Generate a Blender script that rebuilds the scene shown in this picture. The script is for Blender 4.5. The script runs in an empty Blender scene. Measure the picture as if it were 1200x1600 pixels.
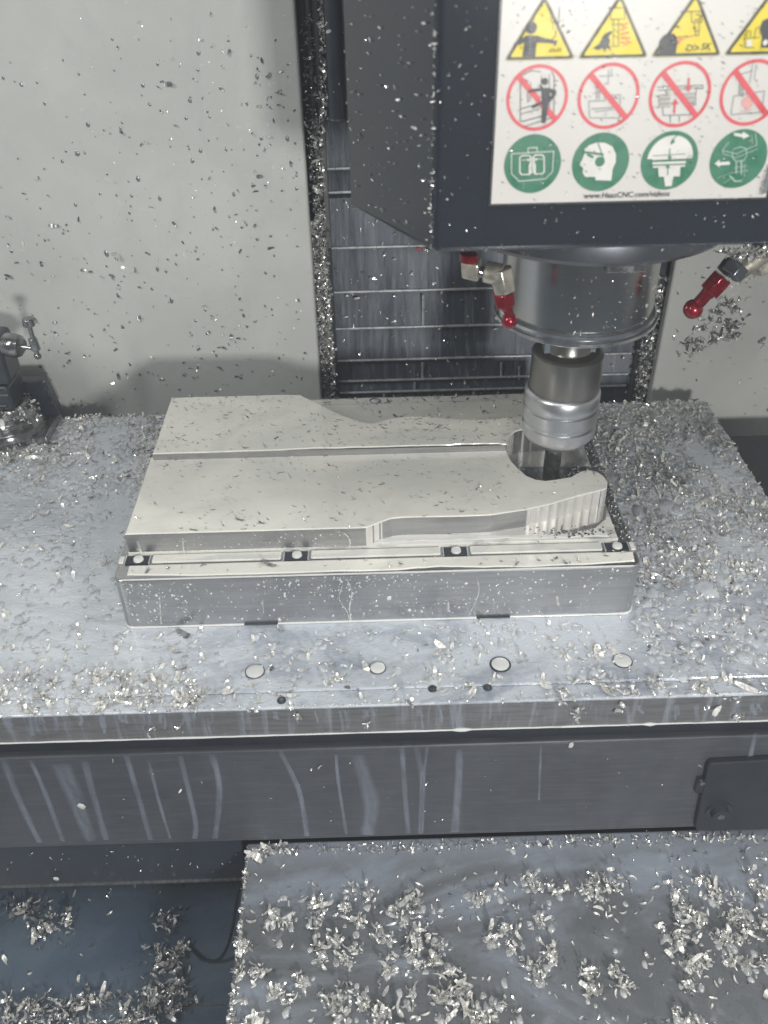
import bpy, bmesh, math, random
import numpy as np
from mathutils import Vector, Matrix, noise as mnoise
random.seed(7); rng = np.random.default_rng(7)
scene = bpy.context.scene
col = scene.collection

# ------------------------------------------------------------------ camera
RX = Vector((0.9996, -0.0231, -0.0173)); DN = Vector((-0.0277, -0.5995, -0.7999)); FW = Vector((0.0081, 0.8001, -0.5999))
CAM = Vector((0.1661, -0.4212, 0.4047)); F = 1388.0
cam_d = bpy.data.cameras.new('camera'); cam = bpy.data.objects.new('camera', cam_d); col.objects.link(cam)
cam_d.sensor_width = 36; cam_d.sensor_fit = 'VERTICAL'; cam_d.sensor_height = 36
cam_d.lens = F / 1600 * 36; cam_d.clip_start = 0.01; cam_d.clip_end = 20
m = Matrix((( RX.x, -DN.x, -FW.x), (RX.y, -DN.y, -FW.y), (RX.z, -DN.z, -FW.z))).to_4x4(); m.translation = CAM
cam.matrix_world = m
scene.camera = cam
cam_d.dof.use_dof = True; cam_d.dof.focus_distance = 0.63; cam_d.dof.aperture_fstop = 10.0

def at(px, py, x=None, y=None, z=None):
    """a pixel of the photograph turned into the point where its ray meets a real plane of the place"""
    r = RX * (px - 600) + DN * (py - 800) + FW * F
    t = (z - CAM.z) / r.z if z is not None else (y - CAM.y) / r.y if y is not None else (x - CAM.x) / r.x
    return CAM + r * t

# ------------------------------------------------------------------ light
world = bpy.data.worlds.new('World'); scene.world = world; world.use_nodes = True
bg = world.node_tree.nodes['Background']; bg.inputs[0].default_value = (0.50, 0.60, 0.74, 1); bg.inputs[1].default_value = 0.10
def area(name, loc, target, sx, sy, power, color=(1, 1, 1)):
    d = bpy.data.lights.new(name, 'AREA'); d.shape = 'RECTANGLE'; d.size = sx; d.size_y = sy; d.energy = power; d.color = color
    o = bpy.data.objects.new(name, d); col.objects.link(o); o.location = loc
    o.rotation_euler = (Vector(target) - Vector(loc)).to_track_quat('-Z', 'Y').to_euler()
    return o
area('enclosure_lamp', (-0.66, -0.60, 0.95), (0.10, 0.25, 0), 0.12, 0.55, 8.6, (1.0, 0.985, 0.95))
area('enclosure_lamp', (1.00, -0.25, 1.15), (0.25, 0.2, 0), 0.12, 0.5, 9.5, (1.0, 0.98, 0.94))
area('overhead_fill', (0.15, -0.80, 1.15), (0.2, 0.20, 0), 0.8, 0.12, 3.2, (0.90, 0.96, 1.0))  # added fill light from overhead in front, no lamp known there
area('work_lamp', (0.470, -1.08, 0.350), (0.05, 0.3, 0.05), 0.11, 0.10, 11.5, (1.0, 0.98, 0.93))
scene.view_settings.view_transform = 'Standard'; scene.view_settings.look = 'None'
scene.view_settings.exposure = -0.04; scene.view_settings.gamma = 1
scene.cycles.use_denoising = True
scene.cycles.max_bounces = 7; scene.cycles.sample_clamp_indirect = 3

# ------------------------------------------------------------------ materials
class NT:
    def __init__(s, name):
        s.m = bpy.data.materials.new(name); s.m.use_nodes = True; s.t = s.m.node_tree; s.b = s.t.nodes['Principled BSDF']
        s.co = s.n('ShaderNodeTexCoord')
    def n(s, typ, **k):
        x = s.t.nodes.new(typ)
        for a, v in k.items(): setattr(x, a, v)
        return x
    def l(s, a, b): s.t.links.new(a, b)
    def mapping(s, scale=(1, 1, 1), rot=(0, 0, 0)):
        x = s.n('ShaderNodeMapping'); x.inputs['Scale'].default_value = scale; x.inputs['Rotation'].default_value = rot
        s.l(s.co.outputs['Object'], x.inputs['Vector']); return x.outputs[0]
    def noise(s, scale, detail=4, rough=0.55, dist=0.0, stretch=(1, 1, 1)):
        x = s.n('ShaderNodeTexNoise'); x.inputs['Scale'].default_value = scale; x.inputs['Detail'].default_value = detail
        x.inputs['Roughness'].default_value = rough; x.inputs['Distortion'].default_value = dist
        s.l(s.mapping(stretch), x.inputs['Vector']); return x.outputs[0]
    def rng(s, v, a, b, c=0.0, d=1.0, smooth=True):
        x = s.n('ShaderNodeMapRange'); x.interpolation_type = 'SMOOTHSTEP' if smooth else 'LINEAR'
        for i, q in zip((1, 2, 3, 4), (a, b, c, d)): x.inputs[i].default_value = q
        s.l(v, x.inputs[0]); return x.outputs[0]
    def mix(s, f, a, b):
        x = s.n('ShaderNodeMix', data_type='RGBA')
        if isinstance(f, (int, float)): x.inputs[0].default_value = f
        else: s.l(f, x.inputs[0])
        for i, q in ((6, a), (7, b)):
            if isinstance(q, tuple): x.inputs[i].default_value = (*q[:3], 1)
            else: s.l(q, x.inputs[i])
        return x.outputs[2]
    def math(s, op, a, b=0.0):
        x = s.n('ShaderNodeMath', operation=op)
        for i, q in enumerate((a, b)):
            if isinstance(q, (int, float)): x.inputs[i].default_value = q
            else: s.l(q, x.inputs[i])
        return x.outputs[0]
    def bump(s, h, strength, dist=0.001, prev=None):
        x = s.n('ShaderNodeBump'); x.inputs['Strength'].default_value = strength; x.inputs['Distance'].default_value = dist
        s.l(h, x.inputs['Height'])
        if prev is not None: s.l(prev, x.inputs['Normal'])
        return x.outputs[0]
    def set(s, **k):
        for a, v in k.items():
            i = s.b.inputs[a.replace('_', ' ')]
            if isinstance(v, (int, float)): i.default_value = v
            elif isinstance(v, tuple): i.default_value = (*v[:3], 1)
            else: s.l(v, i)
        return s
MATS = {}
def simple(name, c, rough=0.4, metal=0.0, var=0.15, vs=60, bs=0.0, bd=0.0004, stretch=(1, 1, 1), coat=0.0, c2=None, bscale=300, rv=0.12):
    if name in MATS: return MATS[name]
    t = NT(name)
    n = t.noise(vs, 5, 0.6, 0.3, stretch)
    c2 = c2 or tuple(v * (1 - var * 2) for v in c)
    t.set(Base_Color=t.mix(t.rng(n, 0.3, 0.7), c2, c), Metallic=metal, Roughness=t.rng(n, 0.25, 0.75, max(0.03, rough - rv), rough + rv))
    if bs: t.set(Normal=t.bump(t.noise(bscale, 4, 0.6, 0, stretch), bs, bd))
    if coat: t.set(Coat_Weight=coat, Coat_Roughness=0.08)
    MATS[name] = t.m; return t.m

# wall paint, light warm grey, wet and splashed
t = NT('wall_paint')
a = t.noise(9, 5, 0.6, 0.6); b = t.noise(160, 3, 0.6); dn = t.noise(30, 6, 0.7, 1.2, (1, 1, 0.35))
sp = t.rng(b, 0.66, 0.74)
c = t.mix(t.rng(a, 0.3, 0.75), (0.455, 0.465, 0.45), (0.515, 0.525, 0.505))
c = t.mix(t.math('MULTIPLY', t.rng(dn, 0.5, 0.8), 0.35), c, (0.36, 0.38, 0.38))
c = t.mix(t.math('MULTIPLY', sp, 0.35), c, (0.62, 0.63, 0.60))
t.set(Base_Color=c, Roughness=t.rng(a, 0.3, 0.7, 0.28, 0.42), Normal=t.bump(t.noise(220, 3), 0.12, 0.0004))
M_WALL = t.m
M_DARK = simple('dark_paint', (0.028, 0.036, 0.050), 0.36, 0, 0.08, 40, 0.08, coat=0.3)
M_HEAD = simple('head_paint', (0.014, 0.019, 0.028), 0.62, 0, 0.07, 55, 0.05, coat=1.0, rv=0.04)
M_HEAD.node_tree.nodes['Principled BSDF'].inputs['Specular IOR Level'].default_value = 0.12; M_HEAD.node_tree.nodes['Principled BSDF'].inputs['Coat IOR'].default_value = 1.75
M_BLACK = simple('black_rubber_and_shade', (0.022, 0.028, 0.038), 0.5, 0, 0.1, 60)
M_GAP = simple('shaded_steel', (0.05, 0.06, 0.075), 0.5, 0.3, 0.2, 60)
M_RAIL = simple('dull_steel', (0.20, 0.20, 0.205), 0.42, 0.6, 0.2, 80, 0.3, stretch=(4, 4, 0.5))
M_COVER = None
t = NT('way_cover_steel')
st = t.noise(55, 6, 0.7, 0.7, (2.6, 1, 0.18)); st2 = t.noise(16, 3, 0.6, 0.4, (1.5, 1, 0.3))
f = t.math('MULTIPLY', t.rng(st, 0.48, 0.72), t.rng(st2, 0.35, 0.65, 0.25, 1.0))
t.set(Base_Color=t.mix(f, (0.048, 0.060, 0.080), (0.20, 0.225, 0.26)), Metallic=0.25, Roughness=t.rng(st, 0.3, 0.7, 0.22, 0.5), Normal=t.bump(st, 0.25, 0.0006))
M_COVER = t.m
M_LIP = simple('wet_lip', (0.50, 0.52, 0.55), 0.3, 0.3, 0.15, 120)
# machined aluminium
M_BARE = simple('bare_milled_floor', (0.30, 0.32, 0.35), 0.2, 0.5, 0.25, 160, 0.3)
M_MIRF = simple('wet_mirror_step', (0.80, 0.79, 0.76), 0.07, 0.8, 0.08, 60, 0.06, bscale=160, rv=0.03)
M_MIRR = simple('wet_mirror_floor', (0.62, 0.61, 0.585), 0.10, 0.35, 0.12, 40, 0.05, bscale=120, rv=0.03)
def alu(name, c, stretch, rough, bs=0.25, metal=0.95, scale=400):
    t = NT(name); n = t.noise(scale, 4, 0.6, 0, stretch); g = t.noise(14, 3, 0.5, 0.3)
    t.set(Base_Color=t.mix(t.rng(n, 0.25, 0.75), tuple(v * 0.82 for v in c), c), Metallic=metal,
          Roughness=t.rng(g, 0.3, 0.7, rough - 0.06, rough + 0.08), Normal=t.bump(n, bs, 0.0003))
    return t.m
M_ALU = alu('machined_aluminium', (0.52, 0.525, 0.535), (0.04, 1, 1), 0.30)
M_MILL = alu('milled_wall_aluminium', (0.97, 0.955, 0.93), (1, 1, 0.03), 0.27, 0.55, 0.72, 260)  # near-white base puts the bright reflections of the milled facets into the colour
# wet milled floor
t = NT('wet_milled_floor')
n1 = t.noise(26, 5, 0.6, 1.2, (0.6, 1, 1)); n2 = t.noise(500, 3, 0.6)
c = t.mix(t.rng(n1, 0.30, 0.52), (0.50, 0.51, 0.52), (0.66, 0.655, 0.61))
t.set(Base_Color=c, Metallic=t.rng(n1, 0.34, 0.52, 0.55, 0.1), Roughness=0.12, Normal=t.bump(n1, 0.10, 0.001), Coat_Weight=0.7, Coat_Roughness=0.04)
M_FLOOR = t.m
# milky coolant
def milky(name, c, c2, rough=0.16, bs=0.15, scale=20, metal=0.0, alpha=1.0):
    t = NT(name); a = t.noise(scale, 5, 0.55, 1.5, (0.5, 1, 1)); d = t.noise(scale * 7, 3, 0.6, 0.6)
    e = t.noise(scale * 5, 5, 0.65, 1.0, (0.7, 1.3, 1))
    cc = t.mix(t.math('MULTIPLY', t.rng(e, 0.56, 0.74), 0.30), t.mix(t.rng(a, 0.32, 0.68), c2, c), tuple(q * 0.55 for q in c2))
    t.set(Base_Color=cc, Roughness=rough, Normal=t.bump(d, bs, 0.0006, t.bump(a, bs, 0.002)), Metallic=metal,
          Coat_Weight=0.6, Coat_Roughness=0.05, Specular_IOR_Level=0.5)
    if alpha < 1: t.set(Alpha=alpha)
    return t.m
M_MILK = milky('milky_coolant', (0.75, 0.735, 0.67), (0.63, 0.625, 0.585))
M_MILK2 = milky('milky_coolant_bead', (0.60, 0.61, 0.60), (0.54, 0.55, 0.55), 0.2, 0.05)
t = NT('thin_coolant_run')
at_n = t.n('ShaderNodeAttribute'); at_n.attribute_name = 'edge'; nn = t.noise(90, 4, 0.6, 0.5, (1, 1, 0.25))
t.set(Base_Color=(0.33, 0.37, 0.45), Roughness=0.3, Alpha=t.math('MULTIPLY', at_n.outputs['Fac'], t.rng(nn, 0.25, 0.75, 0.12, 0.50)))
M_THIN = t.m
t = NT('block_coolant_run')
at_n = t.n('ShaderNodeAttribute'); at_n.attribute_name = 'edge'; nn = t.noise(200, 3, 0.6)
t.set(Base_Color=(0.62, 0.62, 0.60), Roughness=0.2, Alpha=t.math('MULTIPLY', at_n.outputs['Fac'], t.rng(nn, 0.3, 0.7, 0.25, 0.9)))
M_RUNB = t.m
M_SOAK = simple('milky_film_drop', (0.50, 0.53, 0.57), 0.18, 0.0, 0.12, 200, coat=0.7)
M_FOAM = simple('creamy_wet_foam', (0.47, 0.48, 0.49), 0.2, 0.0, 0.2, 260, 0.5, coat=0.6)
M_CREAM = milky('pale_coolant_strip', (0.66, 0.65, 0.60), (0.52, 0.52, 0.50), 0.14, 0.1, 40)
# table plate: blue grey wet metal under swirling thin coolant, paler round the block
t = NT('wet_table_plate')
def rectdist(t, cx, cy, hx, hy):
    s = t.n('ShaderNodeVectorMath', operation='SUBTRACT'); t.l(t.co.outputs['Object'], s.inputs[0]); s.inputs[1].default_value = (cx, cy, 0)
    a = t.n('ShaderNodeVectorMath', operation='ABSOLUTE'); t.l(s.outputs[0], a.inputs[0])
    b = t.n('ShaderNodeVectorMath', operation='SUBTRACT'); t.l(a.outputs[0], b.inputs[0]); b.inputs[1].default_value = (hx, hy, 1)
    m = t.n('ShaderNodeVectorMath', operation='MAXIMUM'); t.l(b.outputs[0], m.inputs[0]); m.inputs[1].default_value = (0, 0, 0)
    q = t.n('ShaderNodeVectorMath', operation='LENGTH'); t.l(m.outputs[0], q.inputs[0]); return q.outputs['Value']
dist = rectdist(t, 0.165, 0.11, 0.165, 0.11)
sw = t.noise(13, 6, 0.6, 2.6, (0.55, 1, 1)); sw2 = t.noise(45, 4, 0.6, 1.0, (0.6, 1.2, 1)); lump = t.noise(120, 3, 0.6, 0.6)
halo = t.rng(dist, 0.0, 0.075, 1.0, 0.0)
xs = t.n('ShaderNodeSeparateXYZ'); t.l(t.co.outputs['Object'], xs.inputs[0])
fil = t.math('ADD', t.rng(sw, 0.38, 0.62), t.math('MULTIPLY', t.rng(sw2, 0.4, 0.7), 0.3))
c = t.mix(fil, (0.27, 0.30, 0.355), (0.50, 0.54, 0.59))
c = t.mix(t.math('MULTIPLY', t.rng(lump, 0.50, 0.72), 0.45), c, (0.55, 0.58, 0.60))
leftm = t.rng(xs.outputs['X'], -0.10, 0.06, 0.55, 0.0)  # paler left end: reflection of the pale wall put into the colour
c = t.mix(leftm, c, (0.62, 0.66, 0.70))
c = t.mix(t.math('MULTIPLY', halo, 0.85), c, (0.70, 0.74, 0.78))
lum2 = t.noise(210, 2, 0.5, 1.2, (0.6, 1.2, 1)); bstr = t.bump(lum2, 0.30, 0.0016, t.bump(sw2, 0.22, 0.003)); cstr = t.bump(sw2, 0.16, 0.002)
t.set(Base_Color=c, Metallic=0.12, Roughness=t.rng(sw2, 0.3, 0.7, 0.16, 0.34), Normal=bstr, Coat_Weight=0.9, Coat_Roughness=0.07, Coat_Normal=cstr)
M_TABLE = t.m
# table edge and beam
t = NT('table_edge_steel')
g1 = t.noise(70, 5, 0.7, 0.2, (1.6, 1, 0.12)); g2 = t.noise(500, 3, 0.6, 0, (0.1, 1, 1))
c = t.mix(t.rng(g2, 0.3, 0.7), (0.14, 0.142, 0.15), (0.20, 0.20, 0.205)); c = t.mix(t.math('MULTIPLY', t.rng(g1, 0.50, 0.66), 0.6), c, (0.34, 0.38, 0.44))
t.set(Base_Color=c, Metallic=0.35, Roughness=0.33, Normal=t.bump(g2, 0.15, 0.0003)); M_EDGE = t.m
t = NT('painted_beam')
g1 = t.noise(22, 5, 0.65, 0.5, (1, 1, 0.5)); g2 = t.noise(420, 3, 0.6, 0, (0.08, 1, 1))
c = t.mix(t.rng(g1, 0.3, 0.7), (0.068, 0.074, 0.088), (0.090, 0.097, 0.112)); c = t.mix(t.math('MULTIPLY', t.rng(g2, 0.4, 0.8), 0.3), c, (0.17, 0.18, 0.195))
t.set(Base_Color=c, Roughness=0.36, Metallic=0.2, Normal=t.bump(g2, 0.1, 0.0003)); M_BEAM = t.m
# lower way cover (box) with milky wash
t = NT('wet_box_top')
a = t.noise(9, 5, 0.6, 1.4, (0.5, 1, 1)); b = t.noise(60, 4, 0.6, 0.8)
ys = t.n('ShaderNodeSeparateXYZ'); t.l(t.co.outputs['Object'], ys.inputs[0])
band = t.rng(ys.outputs['Y'], 0.075, 0.118, 0.0, 1.0)
f = t.math('MAXIMUM', t.math('MULTIPLY', t.rng(a, 0.42, 0.64), 0.75), t.math('MULTIPLY', band, 0.9))
c = t.mix(f, (0.135, 0.145, 0.155), (0.30, 0.335, 0.40)); c = t.mix(t.math('MULTIPLY', t.rng(b, 0.58, 0.75), 0.3), c, (0.45, 0.47, 0.50))
t.set(Base_Color=c, Metallic=0.2, Roughness=t.rng(b, 0.3, 0.7, 0.2, 0.4), Normal=t.bump(b, 0.2, 0.0015), Coat_Weight=0.3, Coat_Roughness=0.1); M_BOX = t.m
t = NT('wet_pan_floor')
a = t.noise(6, 5, 0.6, 1.0, (0.4, 1.2, 1)); b = t.noise(40, 4, 0.6, 0.8)
c = t.mix(t.rng(a, 0.35, 0.65), (0.055, 0.08, 0.115), (0.12, 0.155, 0.195))
t.set(Base_Color=c, Roughness=t.rng(b, 0.3, 0.7, 0.2, 0.35), Normal=t.bump(b, 0.15, 0.002), Coat_Weight=0.3); M_PAN = t.m
# chips
def chipm(name, c, rough, metal):
    t = NT(name); n = t.noise(700, 3, 0.6, 0.5, (1, 0.3, 1))
    t.set(Base_Color=t.mix(t.rng(n, 0.3, 0.7), tuple(v * 0.55 for v in c), c), Metallic=metal, Roughness=rough, Normal=t.bump(n, 0.4, 0.0004)); return t.m
M_CHIP = chipm('bright_chip', (0.97, 0.96, 0.93), 0.22, 0.60)
M_CHIPW = chipm('milky_wet_chip', (0.84, 0.83, 0.79), 0.25, 0.2)
M_CHIPD = chipm('grey_wet_chip', (0.34, 0.35, 0.36), 0.3, 0.6)
# spindle and tool
t = NT('spindle_steel')
n = t.noise(900, 3, 0.6, 0, (1, 1, 0.02)); v = t.noise(2600, 2, 0.5, 0, (0.01, 0.01, 1))
t.set(Base_Color=t.mix(t.rng(v, 0.3, 0.7), (0.50, 0.50, 0.49), (0.56, 0.555, 0.54)), Metallic=1.0, Roughness=0.21, Anisotropic=0.5, Normal=t.bump(v, 0.03, 0.0001)); tg = t.n('ShaderNodeTangent'); tg.direction_type = 'RADIAL'; tg.axis = 'Z'; t.l(tg.outputs[0], t.b.inputs['Tangent']); M_SPIN = t.m
M_RING = simple('polished_ring', (0.60, 0.62, 0.64), 0.12, 0.9, 0.1, 90)
M_HOLD = simple('dark_holder_steel', (0.24, 0.235, 0.225), 0.30, 0.85, 0.03, 30, rv=0.02)
M_NUT = simple('satin_nut', (0.60, 0.61, 0.63), 0.33, 0.92, 0.02, 30, rv=0.02)
M_CARB = simple('carbide', (0.27, 0.27, 0.275), 0.2, 0.9, 0.1, 200)
M_RED = simple('red_anodised', (0.27, 0.010, 0.024), 0.22, 0.55, 0.15, 150, coat=0.4)
M_NICK = simple('nickel_fitting', (0.66, 0.62, 0.53), 0.34, 0.8, 0.12, 160, 0.15)
M_FLANGE = simple('flange_steel', (0.17, 0.185, 0.21), 0.28, 0.75, 0.04, 30, rv=0.02)
M_STEEL = simple('wet_steel', (0.36, 0.37, 0.38), 0.2, 0.85, 0.2, 120, 0.2)
# sign print
def ink(name, c, r=0.35): return simple(name, c, r, 0, 0.035, 120)
t = NT('sign_white')
n = t.noise(260, 3, 0.6, 0.6, (0.5, 1, 1)); s2 = t.noise(9, 3)
c = t.mix(t.rng(s2, 0.3, 0.7), (0.52, 0.505, 0.485), (0.58, 0.56, 0.53)); c = t.mix(t.math('MULTIPLY', t.rng(n, 0.70, 0.75), 0.75), c, (0.10, 0.11, 0.13))
t.set(Base_Color=c, Roughness=0.35); M_WHITE = t.m
I_YEL = ink('print_yellow', (0.66, 0.53, 0.03)); I_BLK = ink('print_black', (0.028, 0.032, 0.04)); I_OLV = ink('print_olive_edge', (0.30, 0.28, 0.10))
I_RED = ink('print_red', (0.58, 0.075, 0.095)); I_GRN = ink('print_green', (0.035, 0.165, 0.10)); I_WHT = ink('print_white', (0.62, 0.61, 0.58)); I_GRY = ink('print_grey', (0.17, 0.18, 0.19))

# ------------------------------------------------------------------ builders
def base_of(o):
    return o.matrix_world.translation if o is None else Vector(o.get('_b', (0, 0, 0)))
BASE = {}
def thing(name, label, cat, loc=(0, 0, 0), group=None, kind=None):
    o = bpy.data.objects.new(name, None); col.objects.link(o); o.location = loc; BASE[o.name] = Vector(loc); o.empty_display_size = 0.02
    o['label'] = label; o['category'] = cat
    if group: o['group'] = group
    if kind: o['kind'] = kind
    return o
def obj(name, vs, fs, mat, parent=None, smooth=False, bevel=0.0, label=None, cat=None, group=None, kind=None, loc=None, seg=2):
    """vertices are given in world coordinates; the mesh is stored relative to its thing's base"""
    b = BASE[parent.name] if parent is not None else Vector(loc or (0, 0, 0))
    me = bpy.data.meshes.new(name)
    me.from_pydata([tuple(Vector(v) - b) for v in vs], [], fs)
    mats = mat if isinstance(mat, (list, tuple)) else [mat]
    for q in mats: me.materials.append(q)
    bm = bmesh.new(); bm.from_mesh(me); bmesh.ops.recalc_face_normals(bm, faces=bm.faces); bm.to_mesh(me); bm.free()
    if smooth:
        for p in me.polygons: p.use_smooth = True
    o = bpy.data.objects.new(name, me); col.objects.link(o)
    if parent is not None: o.parent = parent; BASE[o.name] = b.copy()
    else: o.location = b; BASE[o.name] = b.copy()
    if bevel:
        md = o.modifiers.new('edge', 'BEVEL'); md.width = bevel; md.segments = seg; md.limit_method = 'ANGLE'; md.angle_limit = math.radians(40)
    if smooth and not bevel:
        pass
    for k, v in (('label', label), ('category', cat), ('group', group), ('kind', kind)):
        if v: o[k] = v
    return o
def box_d(x0, x1, y0, y1, z0, z1):
    v = [(x0, y0, z0), (x1, y0, z0), (x1, y1, z0), (x0, y1, z0), (x0, y0, z1), (x1, y0, z1), (x1, y1, z1), (x0, y1, z1)]
    return v, [(0, 3, 2, 1), (4, 5, 6, 7), (0, 1, 5, 4), (1, 2, 6, 5), (2, 3, 7, 6), (3, 0, 4, 7)]
def box(name, x0, x1, y0, y1, z0, z1, mat, parent=None, bevel=0.0, **k):
    v, f = box_d(x0, x1, y0, y1, z0, z1); return obj(name, v, f, mat, parent, bevel=bevel, **k)
def prism_d(pts, z0, z1):
    n = len(pts); v = [(p[0], p[1], z0) for p in pts] + [(p[0], p[1], z1) for p in pts]
    f = [tuple(range(n - 1, -1, -1)), tuple(range(n, 2 * n))] + [(i, (i + 1) % n, n + (i + 1) % n, n + i) for i in range(n)]
    return v, f
def prism(name, pts, z0, z1, mat, parent=None, **k):
    v, f = prism_d(pts, z0, z1); return obj(name, v, f, mat, parent, **k)
def lathe_d(cx, cy, prof, n=64):
    """prof: list of (radius, z) from top to bottom"""
    v = []; f = []
    for r, z in prof:
        for i in range(n):
            a = 2 * math.pi * i / n; v.append((cx + r * math.cos(a), cy + r * math.sin(a), z))
    for j in range(len(prof) - 1):
        for i in range(n):
            f.append((j * n + i, j * n + (i + 1) % n, (j + 1) * n + (i + 1) % n, (j + 1) * n + i))
    f.append(tuple(range(n))); k = (len(prof) - 1) * n; f.append(tuple(range(k + n - 1, k - 1, -1)))
    return v, f
def sharp(o, ang=35):
    me = o.data
    for p in me.polygons: p.use_smooth = True
    bm = bmesh.new(); bm.from_mesh(me)
    for e in bm.edges:
        if len(e.link_faces) == 2 and e.calc_face_angle(0) > math.radians(ang): e.smooth = False
    bm.to_mesh(me); bm.free(); return o
def lathe(name, cx, cy, prof, mat, parent=None, n=64, **k):
    v, f = lathe_d(cx, cy, prof, n); return sharp(obj(name, v, f, mat, parent, **k))
def tube_d(pts, rads, n=12, v=None, f=None, flat=None):
    v = [] if v is None else v; f = [] if f is None else f
    pts = [Vector(p) for p in pts]; up = Vector((0, 0, 1)); b0 = len(v)
    for i, p in enumerate(pts):
        d = (pts[min(i + 1, len(pts) - 1)] - pts[max(i - 1, 0)]).normalized()
        u = d.cross(up if abs(d.z) < 0.95 else Vector((0, 1, 0))).normalized(); w = u.cross(d).normalized()
        r = rads[i] if isinstance(rads, (list, tuple)) else rads
        for k in range(n):
            a = 2 * math.pi * (k + 0.5) / n; v.append(tuple(p + u * math.cos(a) * r + w * math.sin(a) * r))
    for j in range(len(pts) - 1):
        for k in range(n):
            f.append((b0 + j * n + k, b0 + j * n + (k + 1) % n, b0 + (j + 1) * n + (k + 1) % n, b0 + (j + 1) * n + k))
    f.append(tuple(b0 + k for k in range(n))); e = b0 + (len(pts) - 1) * n; f.append(tuple(e + k for k in range(n - 1, -1, -1)))
    return v, f
def tube(name, pts, rads, mat, parent=None, n=12, **k):
    v, f = tube_d(pts, rads, n); return sharp(obj(name, v, f, mat, parent, **k), 40)
def spline(pts, per=8, closed=False):
    P = [Vector(p) for p in pts]; n = len(P); out = []
    rngi = range(n if closed else n - 1)
    for i in rngi:
        p0 = P[(i - 1) % n] if closed or i > 0 else P[0]; p1 = P[i]; p2 = P[(i + 1) % n]; p3 = P[(i + 2) % n] if closed or i + 2 < n else P[-1]
        for k in range(per):
            s = k / per
            out.append(0.5 * ((2 * p1) + (-p0 + p2) * s + (2 * p0 - 5 * p1 + 4 * p2 - p3) * s * s + (-p0 + 3 * p1 - 3 * p2 + p3) * s ** 3))
    if not closed: out.append(P[-1])
    return out
def rrect(x0, x1, y0, y1, r, n=6):
    out = []
    for cx, cy, a0 in ((x1 - r, y1 - r, 0), (x0 + r, y1 - r, 90), (x0 + r, y0 + r, 180), (x1 - r, y0 + r, 270)):
        for k in range(n + 1):
            a = math.radians(a0 + 90 * k / n); out.append((cx + r * math.cos(a), cy + r * math.sin(a)))
    return out

# ------------------------------------------------------------------ chips (metal swarf)
def chips(name, P, N, size, mats, label, parent=None, sig=0.35, lift=0.0006, tilt=0.5, wmix=(0.6, 0.3, 0.1), curl=(0.6, 2.4), aspect=(0.18, 0.38), cat='metal chips', dirx=None):
    """one heap of curled flakes: every flake a bent strip of five cross-sections lying on the surface with normal N"""
    P = np.asarray(P, float); n = len(P)
    N = np.broadcast_to(np.asarray(N, float), P.shape).copy()
    N = N + rng.normal(0, tilt, N.shape); N /= np.linalg.norm(N, axis=1, keepdims=True)
    R = rng.normal(size=N.shape)
    if dirx is not None: R = R * 0.5 + np.asarray(dirx, float)
    T = np.cross(N, R); T /= np.linalg.norm(T, axis=1, keepdims=True) + 1e-9; B = np.cross(N, T)
    L = size * rng.lognormal(0, sig, n); W = L * rng.uniform(*aspect, n); K = rng.uniform(*curl, n); tw = rng.uniform(-0.7, 0.7, n)
    S = 5; V = np.zeros((n, S, 2, 3))
    for j in range(S):
        s = j / (S - 1) - 0.5; ang = s * K
        x = np.sin(ang) / K * L; h = (1 - np.cos(ang)) / K * L
        wj = W * (1.0 if 0 < j < S - 1 else 0.55); ta = tw * s * 2
        c = P + T * x[:, None] + N * (h + lift)[:, None]
        w = B * np.cos(ta)[:, None] + N * np.sin(ta)[:, None]
        V[:, j, 0] = c - w * wj[:, None] / 2; V[:, j, 1] = c + w * wj[:, None] / 2
    V = V.reshape(-1, 3); base = np.arange(n)[:, None, None] * S * 2; jj = np.arange(S - 1)[None, :, None] * 2
    Q = (base + jj + np.array([0, 1, 3, 2])[None, None, :]).reshape(-1, 4)
    me = bpy.data.meshes.new(name)
    b = np.array(BASE[parent.name]) if parent is not None else np.zeros(3)
    me.vertices.add(len(V)); me.vertices.foreach_set('co', (V - b).ravel())
    me.loops.add(Q.size); me.loops.foreach_set('vertex_index', Q.ravel())
    me.polygons.add(len(Q)); me.polygons.foreach_set('loop_start', np.arange(len(Q)) * 4); me.polygons.foreach_set('loop_total', np.full(len(Q), 4))
    for q in mats: me.materials.append(q)
    mi = np.repeat(rng.choice(len(mats), n, p=np.array(wmix[:len(mats)]) / sum(wmix[:len(mats)])), S - 1)
    me.polygons.foreach_set('material_index', mi); me.polygons.foreach_set('use_smooth', np.ones(len(Q), bool))
    me.update(); me.validate()
    o = bpy.data.objects.new(name, me); col.objects.link(o); o['kind'] = 'stuff'
    if parent is not None: o.parent = parent; BASE[o.name] = Vector(b)
    else: o['label'] = label; o['category'] = cat
    return o
CM = [M_CHIP, M_CHIPW, M_CHIPD]
def scatter(n, x0, x1, y0, y1, dens, z=0.0):
    out = []
    while len(out) < n:
        x = random.uniform(x0, x1); y = random.uniform(y0, y1)
        if random.random() < dens(x, y): out.append((x, y, z))
    return out
def nz(x, y, s, o=0.0): return mnoise.noise(Vector((x * s, y * s, o)))
def clump_pts(centres, spread, per, flat=0.5):
    out = []
    for c in centres:
        k = int(per * random.uniform(0.5, 1.5)); s = spread * random.uniform(0.6, 1.4)
        ax = random.uniform(0.6, 1.6)
        for _ in range(k):
            out.append((c[0] + random.gauss(0, s * ax), c[1] + random.gauss(0, s / ax), c[2] + abs(random.gauss(0, s * flat))))
    return out

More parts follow.
